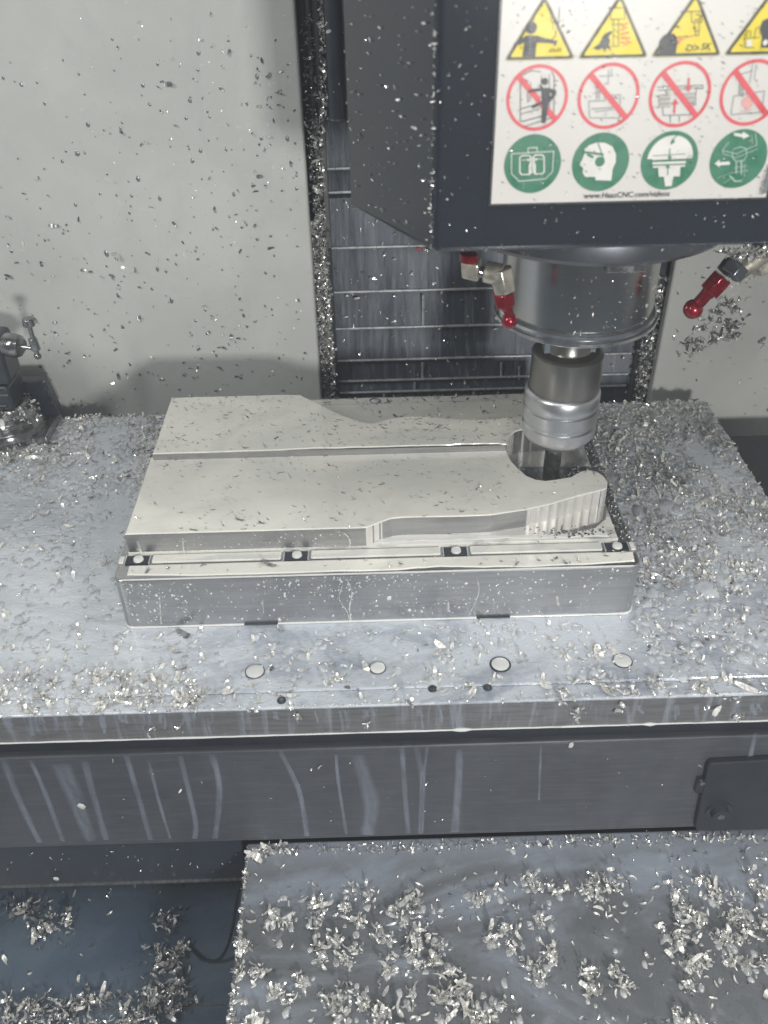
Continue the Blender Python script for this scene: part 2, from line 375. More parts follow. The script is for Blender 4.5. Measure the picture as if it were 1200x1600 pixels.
# ------------------------------------------------------------------ the setting
GX, GY, GZ = -0.9, 0.40, -0.34
def struct(name, vs, fs, mat, **k): return obj(name, vs, fs, mat, kind='structure', **k)
v, f = box_d(-1.2, 1.4, -0.9, 0.9, -0.36, -0.30); pan = struct('floor', v, f, M_PAN); pan['label'] = 'dark blue grey chip pan under the table'
# left wall panel: a sheet with a returned edge
def panel(name, x0, x1, xe, y, z0, z1, t, mat):
    v, f = box_d(x0, x1, y, y + t, z0, z1); o = struct(name, v, f, mat, bevel=0.0025, seg=3)
    return o
wl = panel('wall_left', -1.3, 0.1175, 0, 0.310, -0.30, 1.3, 0.012, M_WALL); wl['label'] = 'pale grey splashed enclosure wall left of the column'
wr = panel('wall_right', 0.4278, 1.5, 0, 0.310, -0.0999, 1.3, 0.012, M_WALL); wr['label'] = 'pale grey splashed enclosure wall right of the column'
wb = struct('wall_back', *box_d(-1.3, 1.5, 0.52, 0.54, -0.30, 1.3), M_GAP)
v, f = box_d(-1.32, -1.30, -1.25, 0.31, -0.36, 1.3); ws = struct('wall_side', v, f, M_WALL)
v, f = box_d(1.5, 1.52, -1.25, 0.31, -0.36, 1.3); ws = struct('wall_side', v, f, M_WALL)
v, f = box_d(-1.3, 1.5, -1.27, -1.25, -0.36, 1.3); ws = struct('wall_front', v, f, M_GAP)
v, f = box_d(-1.3, 1.5, -1.25, 0.54, 1.3, 1.32); ws = struct('ceiling', v, f, M_RAIL)
# turned down dark trough visible right of the table
box('wall_ledge', 0.482, 1.3, 0.275, 0.33, -0.13, -0.1015, M_DARK, bevel=0.003, kind='structure')
# --- column with its way cover
cov = thing('way_cover', 'dark telescoping steel way cover with pale lips behind the spindle', 'way cover', (0.29, 0.35, -0.28))
YC = 0.34
lines = [-40, 80, 160, 262, 299, 308, 386, 455, 512, 562, 594, 612, 640, 690, 760]
zs = [at(600, p, y=YC).z for p in lines]
XL, XR = at(512, 400, y=YC).x, 0.4158
for i in range(len(zs) - 1):
    z1, z0 = zs[i], zs[i + 1]; d = 0.0035
    vs = [(XL, YC, z0), (XR, YC, z0), (XR, YC + 0.007, z1), (XL, YC + 0.007, z1), (XL, YC + 0.02, z0), (XR, YC + 0.02, z0), (XR, YC + 0.02, z1), (XL, YC + 0.02, z1)]
    pl = obj('cover_plate', vs, [(0, 1, 2, 3), (7, 6, 5, 4), (4, 5, 1, 0), (3, 2, 6, 7), (4, 0, 3, 7), (1, 5, 6, 2)], M_COVER, cov)
    if z1 - z0 > 0.006:
        x0 = XL + 0.004
        v, f = tube_d([(x0, YC - 0.0012, z0 + 0.0005), ((x0 + XR) / 2, YC - 0.0016, z0 + 0.0009), (XR - 0.004, YC - 0.0012, z0 + 0.0004)], 0.0013, 8)
        sharp(obj('lip', v, f, M_LIP, pl), 50)
for px, a, b in ((661, 460, 508), (660, 566, 590), (783, 566, 590), (648, 597, 610), (811, 572, 592), (740, 612, 619), (778, 612, 619), (600, 612, 619)):
    p, q = at(px, a, y=YC), at(px, b, y=YC); tube('seam', [(p.x, YC - 0.0006, p.z), (q.x, YC - 0.0006, q.z)], 0.0012, M_LIP, cov, 6)
colm = thing('column_guard', 'narrow brown grey column guard heaped with bright chips beside the left wall', 'column guard', (0.1233, 0.35, -0.28))
box('rail', 0.1184, 0.1291, 0.346, 0.38, -0.28, 1.2, M_GAP, colm, 0.001)
box('rail', 0.1228, 0.1264, 0.338, 0.347, -0.28, 1.2, M_RAIL, colm, 0.0008)
box('rail', 0.1283, 0.1331, 0.334, 0.357, -0.28, 1.2, M_RAIL, colm, 0.001)
box('chip_shelf', 0.1206, 0.1326, 0.3275, 0.3345, -0.28, at(500, 390, y=0.33).z, M_GAP, colm, 0.001)
colr = thing('column_guard', 'narrow column guard caked with chips beside the right wall', 'column guard', (0.4233, 0.35, -0.28))
box('rail', 0.4162, 0.426, 0.334, 0.38, -0.28, 1.2, M_RAIL, colr, 0.001)
box('chip_shelf', 0.4167, 0.4273, 0.3265, 0.3345, -0.28, 0.17, M_GAP, colr, 0.001)
# hanging dark pipe beside the head
a, b = at(514, 184, y=0.302), at(541, 184, y=0.302)
pipe = thing('dark_pipe', 'dark round pipe hanging down between the left column guard and the head', 'pipe', ((a.x + b.x) / 2, 0.302, a.z))
r = (b.x - a.x) / 2
lathe('tube', (a.x + b.x) / 2, 0.302, [(r, 1.2), (r, a.z + 0.002), (r * 0.97, a.z)], M_DARK, pipe, 32)
lathe('rim', (a.x + b.x) / 2, 0.302, [(r * 1.02, a.z), (r * 1.04, a.z - 0.001), (r * 0.9, a.z - 0.002)], M_RAIL, pipe, 32)

# ------------------------------------------------------------------ the table
tab = thing('machine_table', 'wide wet steel fixture plate covered in chips and milky coolant, under the metal block', 'machine table', (0.1, 0.1, -0.0243))
TX0, TX1, TY0, TY1 = -0.60, 0.4655, -0.0700, 0.2725
HR = 0.0058
holes = [(x, y) for y in (-0.0415,) for x in (0.0885, 0.1640, 0.2395, 0.3150, 0.3905)] + [(0.3935, 0.1100)]
box('plate', TX0, TX1, -0.0575, TY1, -0.0243, 0.0, M_TABLE, tab, 0.0012)
box('front_lip', TX0, TX1, TY0, -0.0575, -0.0235, -0.0008, M_TABLE, tab, 0.0012, seg=3)
box('front_edge', TX0, TX1, TY0 - 0.0006, TY0, -0.0240, -0.0022, M_EDGE, tab)
box('side_edge', TX1, TX1 + 0.0006, TY0, TY1, -0.0240, -0.0016, M_EDGE, tab)
for i, (x, y) in enumerate(holes):
    rx = HR * (0.85 if i in (1, 4) else 1.0)
    o = lathe('bolt_hole', x, y, [(rx * (1.12 if i == 2 else 1.05), 0.0006), (rx * (1.14 if i == 2 else 1.07), 0.0002), (rx * 1.05, -0.001)], M_GAP if i == 2 else M_RAIL if i < 4 else M_TABLE, tab, 40)
    c = lathe('coolant_plug', x, y, [(rx * 0.45, 0.0014), (rx * 0.75, 0.0012), (rx * 0.93, 0.0008), (rx * 0.95, 0.0003)], M_MILK2 if i < 4 else M_SOAK, o, 40)
# small screw recesses in the front lip
for px, py in ((676, 1077), (762, 1075), (440, 1095)):
    p = at(px, py, z=-0.0008)
    o = lathe('lip_screw', p.x, p.y, [(0.0024, 0.0003), (0.0027, -0.0004), (0.0027, -0.001)], M_GAP, tab, 24); lathe('screw_socket', p.x, p.y, [(0.0013, 0.0008), (0.0015, 0.0003)], M_STEEL, o, 12)
# bead of coolant hanging along the lower front edge
vs, fs = [], []
xs_ = np.arange(TX0, TX1, 0.004); pts = [(x, TY0 - 0.0009, -0.0243 - 0.0004 * abs(nz(x, 0, 60))) for x in xs_]
rad = [0.00055 + 0.0003 * nz(x, 3, 30) + (0.0008 if nz(x, 7, 35) > 0.50 else 0) for x in xs_]
tube('coolant_bead', pts, rad, M_MILK2, tab, 8)
# saddle and beam
neck = box('shaded_saddle_neck', -0.8, 0.9, -0.047, 0.25, -0.064, -0.0245, M_BLACK, kind='structure')  # recessed neck coloured black to carry the shade below the table lip
beam = thing('table_saddle', 'long dark grey painted saddle beam under the table with pale coolant runs', 'saddle beam', (0.15, 0.0, -0.21))
box('beam_body', -0.8, 0.9, -0.052, 0.22, -0.1628, -0.0625, M_BEAM, beam, 0.0018, seg=3)
box('lower_skirt', -0.8, at(385, 1345, y=-0.050).x - 0.0005, -0.050, 0.20, -0.2140, -0.1633, M_DARK, beam, 0.0015)
box('skirt_flange', -0.8, at(385, 1345, y=-0.050).x - 0.0005, -0.051, -0.0495, -0.2155, -0.2135, M_RAIL, beam)
def run(pts, w, mat=M_THIN, parent=None, yface=-0.0524, name='coolant_run'):
    """a thin rivulet on a vertical face, drawn through points on that face"""
    P = spline([at(px, py, y=yface) for px, py in pts], 5); n = len(P); vs = []; fs = []
    for i, p in enumerate(P):
        d = (P[min(i + 1, n - 1)] - P[max(i - 1, 0)]).normalized(); s = Vector((d.z, 0, -d.x))
        ww = (w[0] + (w[1] - w[0]) * i / (n - 1)) if isinstance(w, tuple) else w
        ww *= 1 + 0.25 * nz(p.x, p.z, 120)
        for q, h in ((-1, 0), (-0.4, 1), (0.4, 1), (1, 0)):
            vs.append((p.x + s.x * q * ww, yface - h * 0.00025, p.z + s.z * q * ww))
    for i in range(n - 1):
        for k in range(3): fs.append((i * 4 + k, i * 4 + k + 1, (i + 1) * 4 + k + 1, (i + 1) * 4 + k))
    o = obj(name, vs, fs, mat, parent, smooth=True)
    at_ = o.data.attributes.new('edge', 'FLOAT', 'POINT'); at_.data.foreach_set('value', [(0.0, 1.0, 1.0, 0.0)[i % 4] * min(1, 0.35 + (i // 4) / 3) for i in range(len(vs))])
    return o
for pts, w in (
    ([(5, 1185), (30, 1250), (62, 1316)], 0.0030), ([(48, 1187), (75, 1250), (98, 1314)], 0.0022), ([(92, 1192), (115, 1240), (142, 1314)], (0.009, 0.005)),
    ([(132, 1188), (148, 1250), (166, 1312)], 0.0030), ([(197, 1180), (215, 1240), (236, 1312)], 0.0024), ([(232, 1188), (248, 1250), (266, 1310)], 0.0015),
    ([(281, 1180), (305, 1280), (304, 1310)], 0.0024), ([(330, 1178), (343, 1230), (336, 1310)], 0.0028), ([(437, 1172), (467, 1235), (480, 1306)], 0.0024),
    ([(525, 1178), (528, 1215), (541, 1303)], 0.0015), ([(556, 1180), (580, 1250), (575, 1304)], (0.006, 0.007)), ([(628, 1165), (632, 1230), (638, 1302)], 0.0022),
    ([(650, 1165), (660, 1225), (657, 1302)], 0.0026), ([(668, 1165), (660, 1230), (658, 1300)], 0.0016), ([(718, 1170), (716, 1230), (711, 1300)], (0.003, 0.004)),
    ([(845, 1165), (842, 1250)], 0.0012), ([(1180, 1145), (1172, 1185)], 0.0020)):
    run(pts, w, M_THIN, beam)
for k in range(46):   # runs on the table's front edge
    px = random.uniform(-20, 1210); y0 = 1110 - 0.0175 * px + 8; l = random.uniform(0.3, 1) * 34
    run([(px, y0), (px + random.uniform(-2, 4), y0 + l * 0.5), (px + random.uniform(-2, 6), y0 + l)], random.uniform(0.0006, 0.0022), M_THIN, tab, TY0 - 0.0009)
# bracket at the right end of the beam
br = thing('cover_bracket', 'dark sheet bracket with one socket screw bolted on the right end of the saddle beam', 'bracket', (0.40, -0.055, -0.167))
yb = -0.0570
P = [at(px, py, y=yb) for px, py in ((1107, 1197), (1113, 1193), (1330, 1181), (1330, 1294), (1089, 1298), (1087, 1293))]
n = len(P); vs = [(p.x, yb, p.z) for p in P] + [(p.x, yb + 0.0045, p.z) for p in P]
obj('plate', vs, [tuple(range(n)), tuple(range(2 * n - 1, n - 1, -1))] + [(i, n + i, n + (i + 1) % n, (i + 1) % n) for i in range(n)], M_BLACK, br, bevel=0.0008)
c = at(1123, 1266, y=yb)
def disc_y(name, c, r, y0, y1, mat, parent, n=32, hexa=False):
    k = 6 if hexa else n
    vs = [(c.x + r * math.cos(2 * math.pi * i / k), y, c.z + r * math.sin(2 * math.pi * i / k)) for y in (y0, y1) for i in range(k)]
    fs = [tuple(range(k)), tuple(range(2 * k - 1, k - 1, -1))] + [(i, k + i, k + (i + 1) % k, (i + 1) % k) for i in range(k)]
    return sharp(obj(name, vs, fs, mat, parent), 50)
wsh = disc_y('washer', c, 0.0090, yb - 0.0012, yb + 0.0002, M_DARK, br); disc_y('screw_head', c, 0.0062, yb - 0.0055, yb - 0.0010, M_BLACK, br); disc_y('socket', c, 0.0028, yb - 0.0058, yb - 0.0054, M_STEEL, br, hexa=True)
t1, t2 = at(1091, 1215, y=-0.054), at(1101, 1236, y=-0.054)
box('tab', t1.x, t2.x + 0.003, -0.056, -0.052, t2.z, t1.z, M_HEAD, br, 0.0008); disc_y('tab_screw', at(1097, 1222, y=-0.056), 0.0018, -0.0575, -0.0558, M_STEEL, br, 16)
# lower box cover in front
bx = thing('lower_box_cover', 'broad grey steel box cover below the beam at lower right, strewn with clumps of chips', 'box cover', (0.25, -0.16, -0.30))
prism('top_plate', [(0.0655, -0.30), (0.72, -0.30), (0.72, -0.0485), (0.0655, -0.0485)], -0.1765, -0.1700, M_BOX, bx, bevel=0.002, seg=3)
box('side_wall', 0.068, 0.70, -0.29, -0.055, -0.30, -0.1770, M_HEAD, bx)
# cable in the pan
cb = thing('thin_cable', 'thin dark cable looping from the chip pan up beside the box cover', 'cable', (0.04, -0.05, -0.30))
cp = [at(px, py, z=z) for px, py, z in ((288, 1478, -0.298), (300, 1484, -0.297), (318, 1500, -0.295), (340, 1500, -0.29), (354, 1482, -0.28), (362, 1455, -0.26), (368, 1420, -0.24), (374, 1380, -0.22))]
tube('cord', spline(cp, 8), 0.0012, M_BLACK, cb, 8)
# pan seam
a = at(280, 1573, z=-0.2995); b_ = at(372, 1571, z=-0.2995)
box('floor_seam', -1.2, 0.0645, a.y, a.y + 0.0012, -0.30, -0.2990, M_RAIL, kind='structure')

# ------------------------------------------------------------------ the workpiece
wp = thing('aluminum_workpiece', 'large machined aluminum block flooded with milky coolant in the middle of the table', 'metal block', (0.165, 0.11, 0.0005))
ZL, ZF, ZA, ZB = 0.041, 0.0445, 0.0585, 0.0640
prism('base', rrect(0.0, 0.3315, 0.0, 0.2225, 0.0065, 8), 0.0005, ZL, M_ALU, wp, bevel=0.0012, seg=3)
prism('floor_step', [(0.0055, 0.0236), (0.3215, 0.0236), (0.3215, 0.2060), (0.0055, 0.2060)], ZL - 0.001, ZF, M_FLOOR, wp, bevel=0.0005)
def Pz(lst, z): return [Vector(at(px, py, z=z)) for px, py in lst]
def ripple(pts, amp=0.00075, step=0.0006, wl=0.0066):
    out = []; s = 0
    n = len(pts)
    for i in range(n - 1):
        a, b = Vector(pts[i]), Vector(pts[i + 1]); L = (b - a).length
        if L < 1e-6: continue
        d = (b - a) / L; nrm = Vector((d.y, -d.x, 0)); k = max(1, int(L / step))
        for j in range(k):
            q = a + d * (L * j / k); ph = (s + L * j / k) / wl
            out.append(q + nrm * amp * (abs(math.sin(ph * math.pi)) + 0.6 * nz(q.x, q.y, 300)))
        s += L
    out.append(Vector(pts[-1])); return out
RP = [True]
tip = Pz([(949, 762), (946, 765), (936, 768), (912, 774), (886, 781), (860, 789), (824, 797)], ZA)
frontA = Pz([(785, 803), (760, 806), (700, 808), (640, 809), (612, 811)], ZA)
noseA = Pz([(597, 816), (582, 822)], ZA) + [Vector((at(573, 829, z=ZA).x, 0.0239, ZA))]
assert noseA[1].y > 0.0241
pocket = Pz([(797, 716), (800, 722), (810, 733), (823, 744), (837, 750), (852, 752), (868, 750), (880, 748), (892, 746)], ZA)
tipb = Pz([(900, 741), (908, 737), (920, 735), (934, 738), (944, 745), (950, 754), (949, 762)], ZA)
YS = at(240, 710.5, z=ZB).y; XB = at(268, 622, z=ZB).x; YB = at(268, 622, z=ZB).y
isl = [Vector((0.0062, 0.0238, ZA)), Vector((0.0062, YS + 0.004, ZA))]
isl += [Vector((pocket[0].x - 0.004, YS + 0.004, ZA)), Vector((pocket[0].x - 0.001, YS, ZA))] + pocket + tipb[:-1]
edge_t = ripple(spline(tip, 6)); edge_n = ripple(spline(noseA, 6))
contour = isl + edge_t + spline(frontA, 4) + edge_n + [Vector((noseA[-1].x - 0.0006, 0.0238, ZA))]
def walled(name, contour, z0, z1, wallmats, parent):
    """prism with a per-edge wall material: milled curves get near-white aluminium for their bright reflections, straight faces a darker one"""
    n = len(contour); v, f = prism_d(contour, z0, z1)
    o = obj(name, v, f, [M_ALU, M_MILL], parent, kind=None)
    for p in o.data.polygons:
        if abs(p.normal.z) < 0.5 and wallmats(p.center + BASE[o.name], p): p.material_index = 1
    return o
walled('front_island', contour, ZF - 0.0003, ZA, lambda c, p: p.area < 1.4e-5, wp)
topA = isl + spline(tip, 6) + spline(frontA, 4) + spline(noseA, 4) + [Vector((noseA[-1].x - 0.0006, 0.0238, ZA))]
bk = Pz([(469, 622), (499, 632), (525, 645), (550, 655), (581, 662), (609, 655), (652, 651), (707, 655), (760, 656), (800, 652), (850, 650), (893, 655), (897, 662), (888, 668), (860, 670), (835, 670)], ZB)
end = Pz([(835, 670), (817, 672), (806, 675), (798, 682), (794, 690), (793, 698)], ZB)
contB = [Vector((XB, YS, ZB)), Vector((XB, YB, ZB))] + [Vector((at(440, 622, z=ZB).x, YB, ZB))] + spline([Vector((bk[0].x, YB - 0.0012, ZB))] + bk[1:], 4)[:-1]
contBs = contB + spline(end, 4); contBs += [Vector((contBs[-1].x, YS, ZB))]
contB += ripple(spline(end, 6))
contB += [Vector((contB[-1].x, YS, ZB))]
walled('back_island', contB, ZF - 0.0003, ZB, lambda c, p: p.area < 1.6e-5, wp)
# the arc-shaped cutter marks on the pocket floor beside the tool
TOOL = Vector((0.2893, 0.0923))
vs, fs = [], []
for k, r in enumerate(np.arange(0.008, 0.034, 0.0031)):
    n = 22; b0 = len(vs)
    for i in range(n + 1):
        a = math.radians(140 + 110 * i / n)
        for rr in (r, r + 0.0004): vs.append((TOOL.x + 0.006 + rr * 1.25 * math.cos(a), TOOL.y + 0.008 + rr * math.sin(a), ZF + 0.00035))
    for i in range(n): fs.append((b0 + 2 * i, b0 + 2 * i + 1, b0 + 2 * i + 3, b0 + 2 * i + 2))
obj('cutter_mark', vs, fs, M_RAIL, wp)
vs, fs = prism_d([Vector(at(px, py, z=ZF + 0.0002)) for px, py in ((806, 729), (830, 730), (860, 730), (905, 730), (932, 729), (940, 742), (925, 760), (800, 760))], ZF + 0.00012, ZF + 0.00028)
obj('bare_pocket_floor', vs, fs, M_BARE, wp)
vs, fs = prism_d([Vector(at(px, py, z=ZF + 0.0002)) for px, py in ((792, 693), (862, 692), (905, 700), (905, 728.5), (860, 729.5), (800, 728.5))], ZF + 0.00014, ZF + 0.00030)
obj('wet_mirror_floor', vs, fs, M_MIRR, wp)
# coolant lying on the block (one body of liquid per level)
def sheet(name, contour, z, h, mat, inset=0.0006, wob=0.0003, label='', parent=None):
    c = [Vector((p[0], p[1], 0)) for p in contour]; n = len(c); cx = sum(p.x for p in c) / n; cy = sum(p.y for p in c) / n
    area2 = sum(c[i].x * c[(i + 1) % n].y - c[(i + 1) % n].x * c[i].y for i in range(n)); sg = 1 if area2 > 0 else -1
    out = []
    for i, p in enumerate(c):
        d = (c[(i + 1) % n] - c[i - 1]);
        if d.length < 1e-9: continue
        d.normalize(); nr = Vector((-d.y, d.x, 0)) * sg
        out.append(p + nr * (inset + wob * nz(p.x, p.y, 90)))
    n = len(out); ins = [p + (Vector((-(out[(i + 1) % n] - out[i - 1]).y, (out[(i + 1) % n] - out[i - 1]).x, 0)).normalized() * sg) * 0.0007 for i, p in enumerate(out)]
    v = [(p.x, p.y, z) for p in out] + [(p.x, p.y, z + h * 0.75) for p in [a.lerp(b, 0.3) for a, b in zip(out, ins)]] + [(p.x, p.y, z + h) for p in ins]
    f = []
    for L in (0, 1):
        for i in range(n): f.append((L * n + i, L * n + (i + 1) % n, (L + 1) * n + (i + 1) % n, (L + 1) * n + i))
    f.append(tuple(range(2 * n, 3 * n)))
    o = obj(name, v, f, mat, parent, smooth=False)
    o['kind'] = 'stuff'
    if parent is None: o['label'] = label; o['category'] = 'coolant'
    return o
def dens(pts, step=0.003):
    out = []
    for i in range(len(pts)):
        a, b = Vector(pts[i]), Vector(pts[(i + 1) % len(pts)]); k = max(1, int((b - a).length / step))
        for j in range(k): out.append(a.lerp(b, j / k))
    return out
sheet('coolant_pool', dens(topA, 0.004), ZA, 0.0007, M_MILK, 0.0002, 0.0002, 'cream coolant film on the nearer raised half of the block')
cB = [Vector((p.x, p.y + (0.0006 if p.y < YS + 0.002 else 0), 0)) for p in contBs]
cB = dens(cB, 0.003); cB = [Vector((p.x, p.y + (max(0, 0.0012 + 0.0022 * nz(p.x, 4, 28)) * min(1, max(0, (p.x - 0.06) / 0.06)) if p.y < YS + 0.002 and p.x < 0.255 else 0), 0)) for p in cB]
sheet('coolant_pool', cB, ZB, 0.0007, M_MILK, 0.0002, 0.0004, 'cream coolant film on the farther raised half of the block')
# back ledge pool with wavy edge
pb = [Vector((at(470, 626, z=ZF).x, 0.2195, 0)), Vector((0.20, 0.2212, 0)), Vector((0.327, 0.2205, 0)), Vector((0.327, 0.196, 0)), Vector((0.30, 0.168, 0)), Vector((0.16, 0.150, 0))]
sheet('coolant_pool', dens([(0.104, 0.2190), (0.16, 0.2206), (0.25, 0.2200), (0.3262, 0.2208), (0.3262, 0.2072), (0.20, 0.2072), (0.104, 0.2072)], 0.003), ZL, 0.0009, M_MILK, 0.0005, 0.0009, 'cream coolant lying on the low back ledge of the block')
sheet('coolant_pool', dens([(0.112, 0.2050), (0.318, 0.2050), (0.3180, 0.145), (0.297, 0.130), (0.268, 0.150), (0.150, 0.150)], 0.003), ZF, 0.0007, M_MILK, 0.0005, 0.0012, 'cream coolant lying on the milled floor behind the farther raised half')
# front pocket floor film, broken near the milled wall so the wall mirrors in it
fp = Pz([(585, 843), (600, 834), (640, 840), (668, 846), (720, 846), (800, 847), (900, 845), (972, 842), (978, 836), (963, 800), (955, 790), (948, 800)], ZF)
thinp = milky('thin_coolant_film', (0.62, 0.61, 0.585), (0.50, 0.50, 0.50), 0.07, 0.05, 30)
sheet('coolant_pool', dens([(0.1650, 0.0262), (0.3160, 0.0258), (0.3180, 0.060), (0.3150, 0.074), (0.3110, 0.060), (0.285, 0.0345), (0.23, 0.0330), (0.17, 0.0322)], 0.0025), ZF, 0.0004, thinp, 0.0006, 0.0014, 'thin pale coolant in the open pocket at the front right of the block')
mp = [tuple(at(px, py, z=ZF)) for px, py in ((700, 836), (770, 818), (830, 806), (890, 797), (935, 789), (947, 792), (946, 812), (930, 826), (890, 834), (800, 838))]
vs, fs = prism_d(mp, ZF + 0.0003, ZF + 0.00055); obj('wet_mirror_floor', vs, fs, M_MIRF, wp)
# ledge: outer film with gaps at its front rim
def ledge_pts():
    out = []
    for x in np.arange(0.008, 0.3285, 0.002):
        g = 0.0026 + 0.0010 * nz(x, 1, 40)
        if 0.178 < x < 0.232: g += 0.0028 * math.sin((x - 0.178) / 0.054 * math.pi) * (0.7 + 0.5 * nz(x, 5, 120))
        if x < 0.05: g += 0.0030 * (1 - x / 0.05)
        if x > 0.295: g += 0.0022 * (x - 0.295) / 0.035
        out.append((x, g))
    return out
lp = ledge_pts(); sheet('coolant_pool', [(x, g) for x, g in lp] + [(0.3285, 0.0140), (0.008, 0.0140)], ZL, 0.0007, M_MILK, 0.0001, 0.0001, 'cream coolant film along the low front ledge of the block')
SQ = [at(213, 877, z=ZL).x + 0.001, at(463, 869, z=ZL).x, at(711, 861, z=ZL).x, at(963, 856, z=ZL).x]
for i in range(4):
    x = SQ[i]; w = 0.0074
    o = box('clamp_pocket', x - w, x + w, 0.0150, 0.0228, ZL + 0.0002, ZL + 0.0010, M_BLACK, wp, 0.0002)
    fr = box('pocket_rim', x - w - 0.0007, x - w, 0.0146, 0.0232, ZL + 0.0002, ZL + 0.0014, M_LIP, o); box('pocket_rim', x + w, x + w + 0.0007, 0.0146, 0.0232, ZL + 0.0002, ZL + 0.0014, M_LIP, o)
    lathe('screw_head', x + 0.0005, 0.0190, [(0.0015, ZL + 0.0026), (0.0030, ZL + 0.0022), (0.0034, ZL + 0.0010)], M_MILK2, o, 28)
for a, b in ((SQ[0], SQ[1]), (SQ[1], SQ[2]), (SQ[2], SQ[3])):
    prism('raised_strip', rrect(a + 0.0095, b - 0.0095, 0.0152, 0.0226, 0.0012), ZL + 0.0002, ZL + 0.0019, M_CREAM, wp, bevel=0.0006, seg=3)
prism('raised_strip', rrect(0.0005, SQ[0] - 0.0085, 0.0155, 0.0222, 0.0008), ZL + 0.0002, ZL + 0.0017, M_CREAM, wp, bevel=0.0004)
prism('raised_strip', rrect(SQ[3] + 0.0085, 0.3310, 0.0150, 0.0226, 0.0008), ZL + 0.0002, ZL + 0.0017, M_CREAM, wp, bevel=0.0004)
# pale wet line where block meets table, and along its upper front rim
vs, fs = [], []
base_c = rrect(-0.0002, 0.3317, -0.0002, 0.2227, 0.0065, 8)
loop = dens([Vector((p[0], p[1], 0)) for p in base_c], 0.006)
vv, ff = tube_d([(p.x, p.y, 0.0007) for p in loop] + [(loop[0].x, loop[0].y, 0.0007)], [0.0008 + 0.0004 * nz(p.x, p.y, 50) for p in loop] + [0.0008], 8)
sharp(obj('coolant_fillet', vv, ff, M_MILK2, wp), 60)
tube('coolant_rim', [(x, 0.0004, ZL + 0.0001) for x in np.arange(0.006, 0.327, 0.004)], [0.0006 + 0.00025 * nz(x, 2, 60) for x in np.arange(0.006, 0.327, 0.004)], M_MILK2, wp, 6)
# droplets on the block's front face
def domes(name, P, N, R, mat, parent, stretch=1.0, label=None, cat=None):
    vs, fs = [], []
    for p, nr, r in zip(P, N, R):
        nr = Vector(nr); u = Vector((1, 0, 0)) if abs(nr.x) < 0.7 else Vector((0, 1, 0)); w = nr.cross(u); b0 = len(vs); k = 7
        st = stretch * random.uniform(0.8, 1.5); p = Vector(p)
        jit = [random.uniform(0.7, 1.25) for _ in range(k)]; a0 = random.uniform(0, 6.28)
        for rr, h in ((1, 0), (0.72, 0.20)):
            for i in range(k):
                a = 2 * math.pi * i / k + a0; q = r * rr * jit[i]; vs.append(tuple(p + u * q * math.cos(a) + w * q * st * math.sin(a) + nr * r * h))
        vs.append(tuple(p + nr * r * 0.27))
        for i in range(k):
            j = (i + 1) % k; fs.append((b0 + i, b0 + j, b0 + k + j, b0 + k + i)); fs.append((b0 + k + i, b0 + k + j, b0 + 2 * k))
    o = obj(name, vs, fs, mat, parent, smooth=True); o['kind'] = 'stuff'
    if parent is None: o['label'] = label; o['category'] = cat
    return o
P, R = [], []
while len(P) < 620:
    x = random.uniform(0.006, 0.326); z = random.uniform(0.004, 0.0395)
    if random.random() < 0.35 + 0.9 * nz(x, z, 14, 3) and random.random() < 0.35 + z / 0.05: P.append((x, -0.0001, z)); R.append(random.lognormvariate(-7.85, 0.42))
domes('coolant_drop', P, [(0, -1, 0)] * len(P), R, M_MILK2, wp, 1.1)
P, R = [], []
while len(P) < 120:
    x = random.uniform(0.010, 0.150); z = random.uniform(ZL + 0.003, ZA - 0.001)
    if nz(x, z, 30, 8) > -0.1: P.append((x, 0.0236, z)); R.append(random.lognormvariate(-8.0, 0.4))
domes('coolant_drop', P, [(0, -1, 0)] * len(P), R, M_MILK2, wp, 0.8)
for pts, w in (([(541, 903), (550, 925), (546, 950), (550, 975)], 0.00055), ([(536, 912), (530, 935), (542, 955), (548, 974)], 0.0004), ([(745, 900), (748, 925), (738, 950), (733, 960)], 0.00045),
               ([(249, 930), (252, 975)], 0.0005), ([(700, 938), (701, 955)], 0.0009), ([(870, 930), (872, 945)], 0.0010), ([(410, 935), (412, 958)], 0.0004)):
    run(pts, w * 1.1, M_RUNB, wp, -0.0003)
for pts, w in (([(285, 840), (288, 866)], 0.0006), ([(536, 831), (546, 842), (546, 856)], 0.0006), ([(215, 845), (222, 868)], 0.0010)):
    run(pts, w * 1.1, M_RUNB, wp, 0.0232)
# fixture slots under the block's front foot
for px in (408, 770):
    a, b_ = at(px - 26, 975, y=-0.0006), at(px + 26, 972, y=-0.0006)
    box('foot_slot', a.x, b_.x, -0.0016, 0.002, 0.0011, 0.0018, M_GAP, wp, 0.0002)

# ------------------------------------------------------------------ spindle head
YH = -0.0077
hd = thing('spindle_housing', 'big dark charcoal sheet metal spindle head hanging at the top right', 'machine head', (0.30, 0.09, 0.248))
plan = [(0.1969, YH), (0.66, YH), (0.66, 0.30), (0.19, 0.30), (0.1569, 0.062)]
v, f = prism_d(plan, 0.2482, 0.62)
o = obj('cover', v, f, M_HEAD, hd, bevel=0.0028, seg=4)
v, f = lathe_d(0.2955, 0.110, [(0.086, 0.2480), (0.087, 0.2462), (0.087, 0.2290), (0.0845, 0.2262), (0.062, 0.2250), (0.060, 0.2262)], 96)
sharp(obj('flange', v, f, M_FLANGE, hd), 30)
SX, SYc = 0.2925, 0.0923
kx = at(975, 424, y=0.035)
box('flange_key', kx.x - 0.011, kx.x + 0.011, 0.030, 0.045, 0.2205, 0.2258, M_STEEL, hd, 0.001)
sp = thing('spindle_nose', 'brushed steel spindle nose cylinder with polished rim under the head', 'spindle', (SX, SYc, 0.17))
